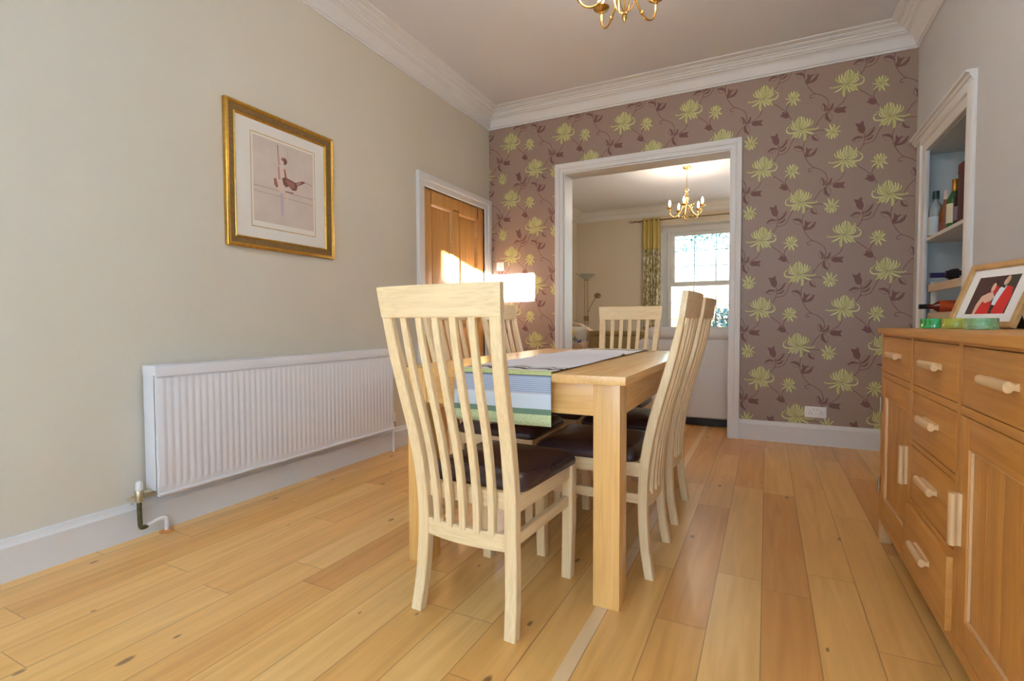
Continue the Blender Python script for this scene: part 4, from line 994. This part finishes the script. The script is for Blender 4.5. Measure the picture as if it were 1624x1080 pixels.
# flowered cushion
t = thing('cushion', 'white cushion with yellow flower and blue print leaning on the beige armchair', 'cushion', (-2.45, 6.87, .46), R(-8))
q = MB(); G = []
for i in range(15):
    row = []
    for j in range(15):
        u, v = -1+2*i/14, -1+2*j/14; b = (1-u**4)*(1-v**4); row.append((u*.21*(1-.06*(1-abs(v))), 0, .225+v*.21))
    G.append((row))
gridf = [[(p[0], -.075*((1-(-1+2*i/14)**4)*(1-(-1+2*j/14)**4))**.6, p[2]) for j, p in enumerate(r)] for i, r in enumerate(G)]
gridb = [[(p[0], .06*((1-(-1+2*i/14)**4)*(1-(-1+2*j/14)**4))**.6, p[2]) for j, p in enumerate(r)] for i, r in enumerate(G)]
q.sheet(gridf); q.sheet(gridb); bmesh.ops.remove_doubles(q.bm, verts=q.bm.verts, dist=1e-4); q.build('cover', plain('cushion_cloth', srgb(222, 210, 196), .9), t, smooth=60)
q = MB()
for (cx, cz_, rr_, mi, nn) in ((-.02, .34, .075, 0, 6), (.13, .21, .05, 1, 5), (-.12, .13, .05, 1, 5), (.06, .26, .04, 2, 4), (-.1, .24, .045, 2, 4)):
    for k in range(nn):
        a = 2*math.pi*k/nn; q.mi = mi; pts = []
        for s in range(8):
            b = 2*math.pi*s/8; x = cx+math.cos(a)*rr_*.55+math.cos(a)*math.cos(b)*rr_*.5-math.sin(a)*math.sin(b)*rr_*.28; z = cz_+math.sin(a)*rr_*.55+math.sin(a)*math.cos(b)*rr_*.5+math.cos(a)*math.sin(b)*rr_*.28
            u, v = x/.21, (z-.225)/.21; y = -.075*max(0, (1-min(1, abs(u))**4)*(1-min(1, abs(v))**4))**.6-.002-.0002*k; pts.append((x, y, z))
        q.poly(pts)
q.mi = 3; q.poly([(-.02+.016*math.cos(a), -.080, .34+.016*math.sin(a)) for a in [2*math.pi*i/10 for i in range(10)]])
q.build('flower_print', [plain('print_yellow', srgb(240, 200, 40), .8), plain('print_blue', srgb(72, 74, 150), .8), plain('print_leaf', srgb(110, 130, 110), .8), plain('print_centre', srgb(90, 50, 20), .8)], t, smooth=0, recalc=False)
# floor lamp
t = thing('floor_lamp', 'bronze uplighter floor lamp with reading arm in the far corner', 'floor lamp', (-2.98, 9.05, 0))
MB().lathe([(.001, 0), (.14, 0), (.14, .018), (.12, .026), (.03, .034), (.001, .036)], seg=28).build('base', M_oldbrass, t)
q = MB()
for s in (-1, 1): q.tube([(s*.028, 0, .03), (s*.028, 0, 1.74)], .008, 8)
q.box((-.04, -.012, 1.72), (.04, .012, 1.745)); q.build('pole', M_oldbrass, t)
MB().box((-.045, -.02, .98), (.045, .02, 1.07), .004).build('clamp', M_oldbrass, t)
q = MB(); q.lathe([(.02, 1.74), (.06, 1.75), (.12, 1.785), (.165, 1.835), (.160, 1.838), (.11, 1.79), (.05, 1.76), (.001, 1.755)], seg=28); q.build('glass_bowl', plain('frosted_glass', srgb(176, 186, 178), .3), t)
MB().tube(catmull([(-.03, -.0, 1.78), (-.10, -.02, 1.80), (-.15, -.03, 1.83), (-.19, -.03, 1.86)], 4), .007, 8).build('bowl_bracket', M_oldbrass, t)
q = MB(); q.tube(catmull([(.02, -.02, 1.0), (.04, -.03, 1.13), (.12, -.06, 1.28), (.22, -.1, 1.42)], 5), .007, 8); arm = q.build('reading_arm', M_oldbrass, t)
q = MB(); q.lathe([(.012, .02), (.045, .012), (.062, -.01), (.058, -.012), (.04, 0), (.001, .006)], (0, 0, 0), 18); hd = q.build('reading_head', M_oldbrass, arm); hd.location = (.245, -.11, 1.44); hd.rotation_euler = (R(50), R(25), 0)
# curtain, pole
M_yel = plain('curtain_yellow', srgb(208, 184, 108), .85)
def curtain_print():
    mt, n, l, p = newmat('curtain_print'); tc = n.new('ShaderNodeTexCoord'); mp = n.new('ShaderNodeMapping'); mp.inputs['Scale'].default_value = (16, 16, 9)
    l.new(tc.outputs['Object'], mp.inputs[0]); v = n.new('ShaderNodeTexNoise'); v.inputs['Scale'].default_value = 1.6; v.inputs['Detail'].default_value = 5; l.new(mp.outputs[0], v.inputs['Vector'])
    rp = n.new('ShaderNodeValToRGB'); e = rp.color_ramp.elements; e[0].position = .40; e[0].color = srgb(150, 128, 70); e[1].position = .56; e[1].color = srgb(232, 220, 206)
    q = e.new(.48); q.color = srgb(186, 178, 110); l.new(v.outputs[0], rp.inputs[0]); l.new(rp.outputs[0], p.inputs['Base Color']); p.inputs['Roughness'].default_value = .85; return mt
cx0, cx1, cyy = -2.05, -1.735, FY1-.13
def cur(za, zb, nm, mt, par):
    G = []
    for i in range(61):
        k = i/60; x = cx0+(cx1-cx0)*k
        G.append([(x+.012*math.sin(z*1.3+i*.2), cyy+.042*math.sin(k*2*math.pi*5.5)+.004*math.sin(z*3), z) for z in [za+(zb-za)*j/14 for j in range(15)]])
    q = MB(); q.sheet(G); o_ = q.build(nm, mt, par, smooth=80); s_ = o_.modifiers.new('thickness', 'SOLIDIFY'); s_.thickness = .003; return o_
t = thing('curtain', 'floor-length curtain, plain yellow at the top and leaf printed below, left of the window', 'curtain', (0, 0, 0))
cur(2.27, 2.835, 'heading', M_yel, t); cur(.03, 2.27, 'drop', curtain_print(), t)
t = thing('curtain_pole', 'thin bronze curtain pole with open cage finial above the far window', 'curtain pole', (0, 0, 0))
MB().tube([(-2.2, cyy, 2.795), (.25, cyy, 2.795)], .011, 10).build('pole', M_oldbrass, t)
for sx_, x0 in ((-1, -2.2), (1, .25)):
    q = MB(); q.ball((x0, cyy, 2.795), .016, seg=10)
    for k in range(4):
        a = math.pi/4+k*math.pi/2; q.tube([(x0+sx_*(.01), cyy, 2.795), (x0+sx_*.05, cyy+.028*math.cos(a), 2.795+.028*math.sin(a)), (x0+sx_*.10, cyy, 2.795)], .0035, 6)
    q.tube([(x0+sx_*.1, cyy, 2.795), (x0+sx_*.13, cyy, 2.795)], [.006, .001], 6); q.build('finial', M_oldbrass, t)
for x in (-2.12, .2): MB().tube([(x, cyy, 2.795), (x, FY1, 2.795)], .007, 8).build('bracket', M_oldbrass, t)
# outside: tree and shrub
M_leaf = plain('leaf', srgb(92, 146, 146), .6, noise=.3, nscale=4); M_bark = plain('bark', srgb(90, 80, 70), .9)
def leaves(mb, c, rad, n, s, rnd):
    for _ in range(n):
        while True:
            v = Vector((rnd.uniform(-1, 1), rnd.uniform(-1, 1), rnd.uniform(-1, 1)))
            if v.length < 1: break
        p = Vector(c)+Vector((v.x*rad[0], v.y*rad[1], v.z*rad[2])); a = Vector((rnd.uniform(-1, 1), rnd.uniform(-1, 1), rnd.uniform(-1, 1))).normalized(); b = a.orthogonal().normalized()
        k = s*rnd.uniform(.6, 1.3); mb.poly([p-a*k, p+b*k*.45, p+a*k, p-b*k*.45])
rnd = random.Random(3)
t = thing('tree', 'leafy tree seen through the upper panes of the far window', 'tree', (.9, 14.5, -.4))
q = MB(); q.tube([(0, 0, 0), (-.05, 0, 1.6), (-.1, 0, 3.4), (-.3, -.1, 4.6)], [.16, .14, .11, .05], 8)
BR = []
for (x, y, z) in ((-2.3, -.3, 3.9), (-2.1, 0, 4.4), (-1.2, -.3, 4.6), (-1.9, .2, 3.6), (-.6, .3, 4.9), (.8, 0, 4.6), (-2.9, 0, 3.5)):
    q.tube([(-.08, 0, 2.6+(z-3)*.5), (x*.5, y*.5, z*.5+1.9), (x, y, z)], [.05, .03, .01], 6); BR.append((x, y, z))
q.build('trunk', M_bark, t); q = MB()
for (x, y, z) in BR: leaves(q, (x, y, z), (.6, .5, .35), 420, .062, rnd)
leaves(q, (-1.3, 0, 4.55), (1.0, .5, .45), 800, .065, rnd); leaves(q, (-1.5, 0, 4.1), (.6, .4, .3), 260, .06, rnd); leaves(q, (-2.7, 0, 3.0), (.35, .3, .5), 130, .06, rnd); leaves(q, (-1.6, 0, 3.5), (.8, .4, .35), 180, .06, rnd); q.build('foliage', M_leaf, t, smooth=0)
t = thing('shrub', 'small shrub outside the lower right of the far window', 'shrub', (-.72, 12.6, -.4))
q = MB()
for k in range(7): q.tube([(0, 0, 0), (rnd.uniform(-.2, .2), rnd.uniform(-.2, .2), .8), (rnd.uniform(-.4, .4), rnd.uniform(-.3, .3), 1.6)], [.03, .02, .008], 6)
q.build('stem', M_bark, t); q = MB(); leaves(q, (0, 0, 1.2), (.55, .4, .55), 900, .06, rnd); q.build('foliage', plain('shrub_leaf', srgb(60, 112, 108), .6, noise=.3, nscale=4), t, smooth=0)
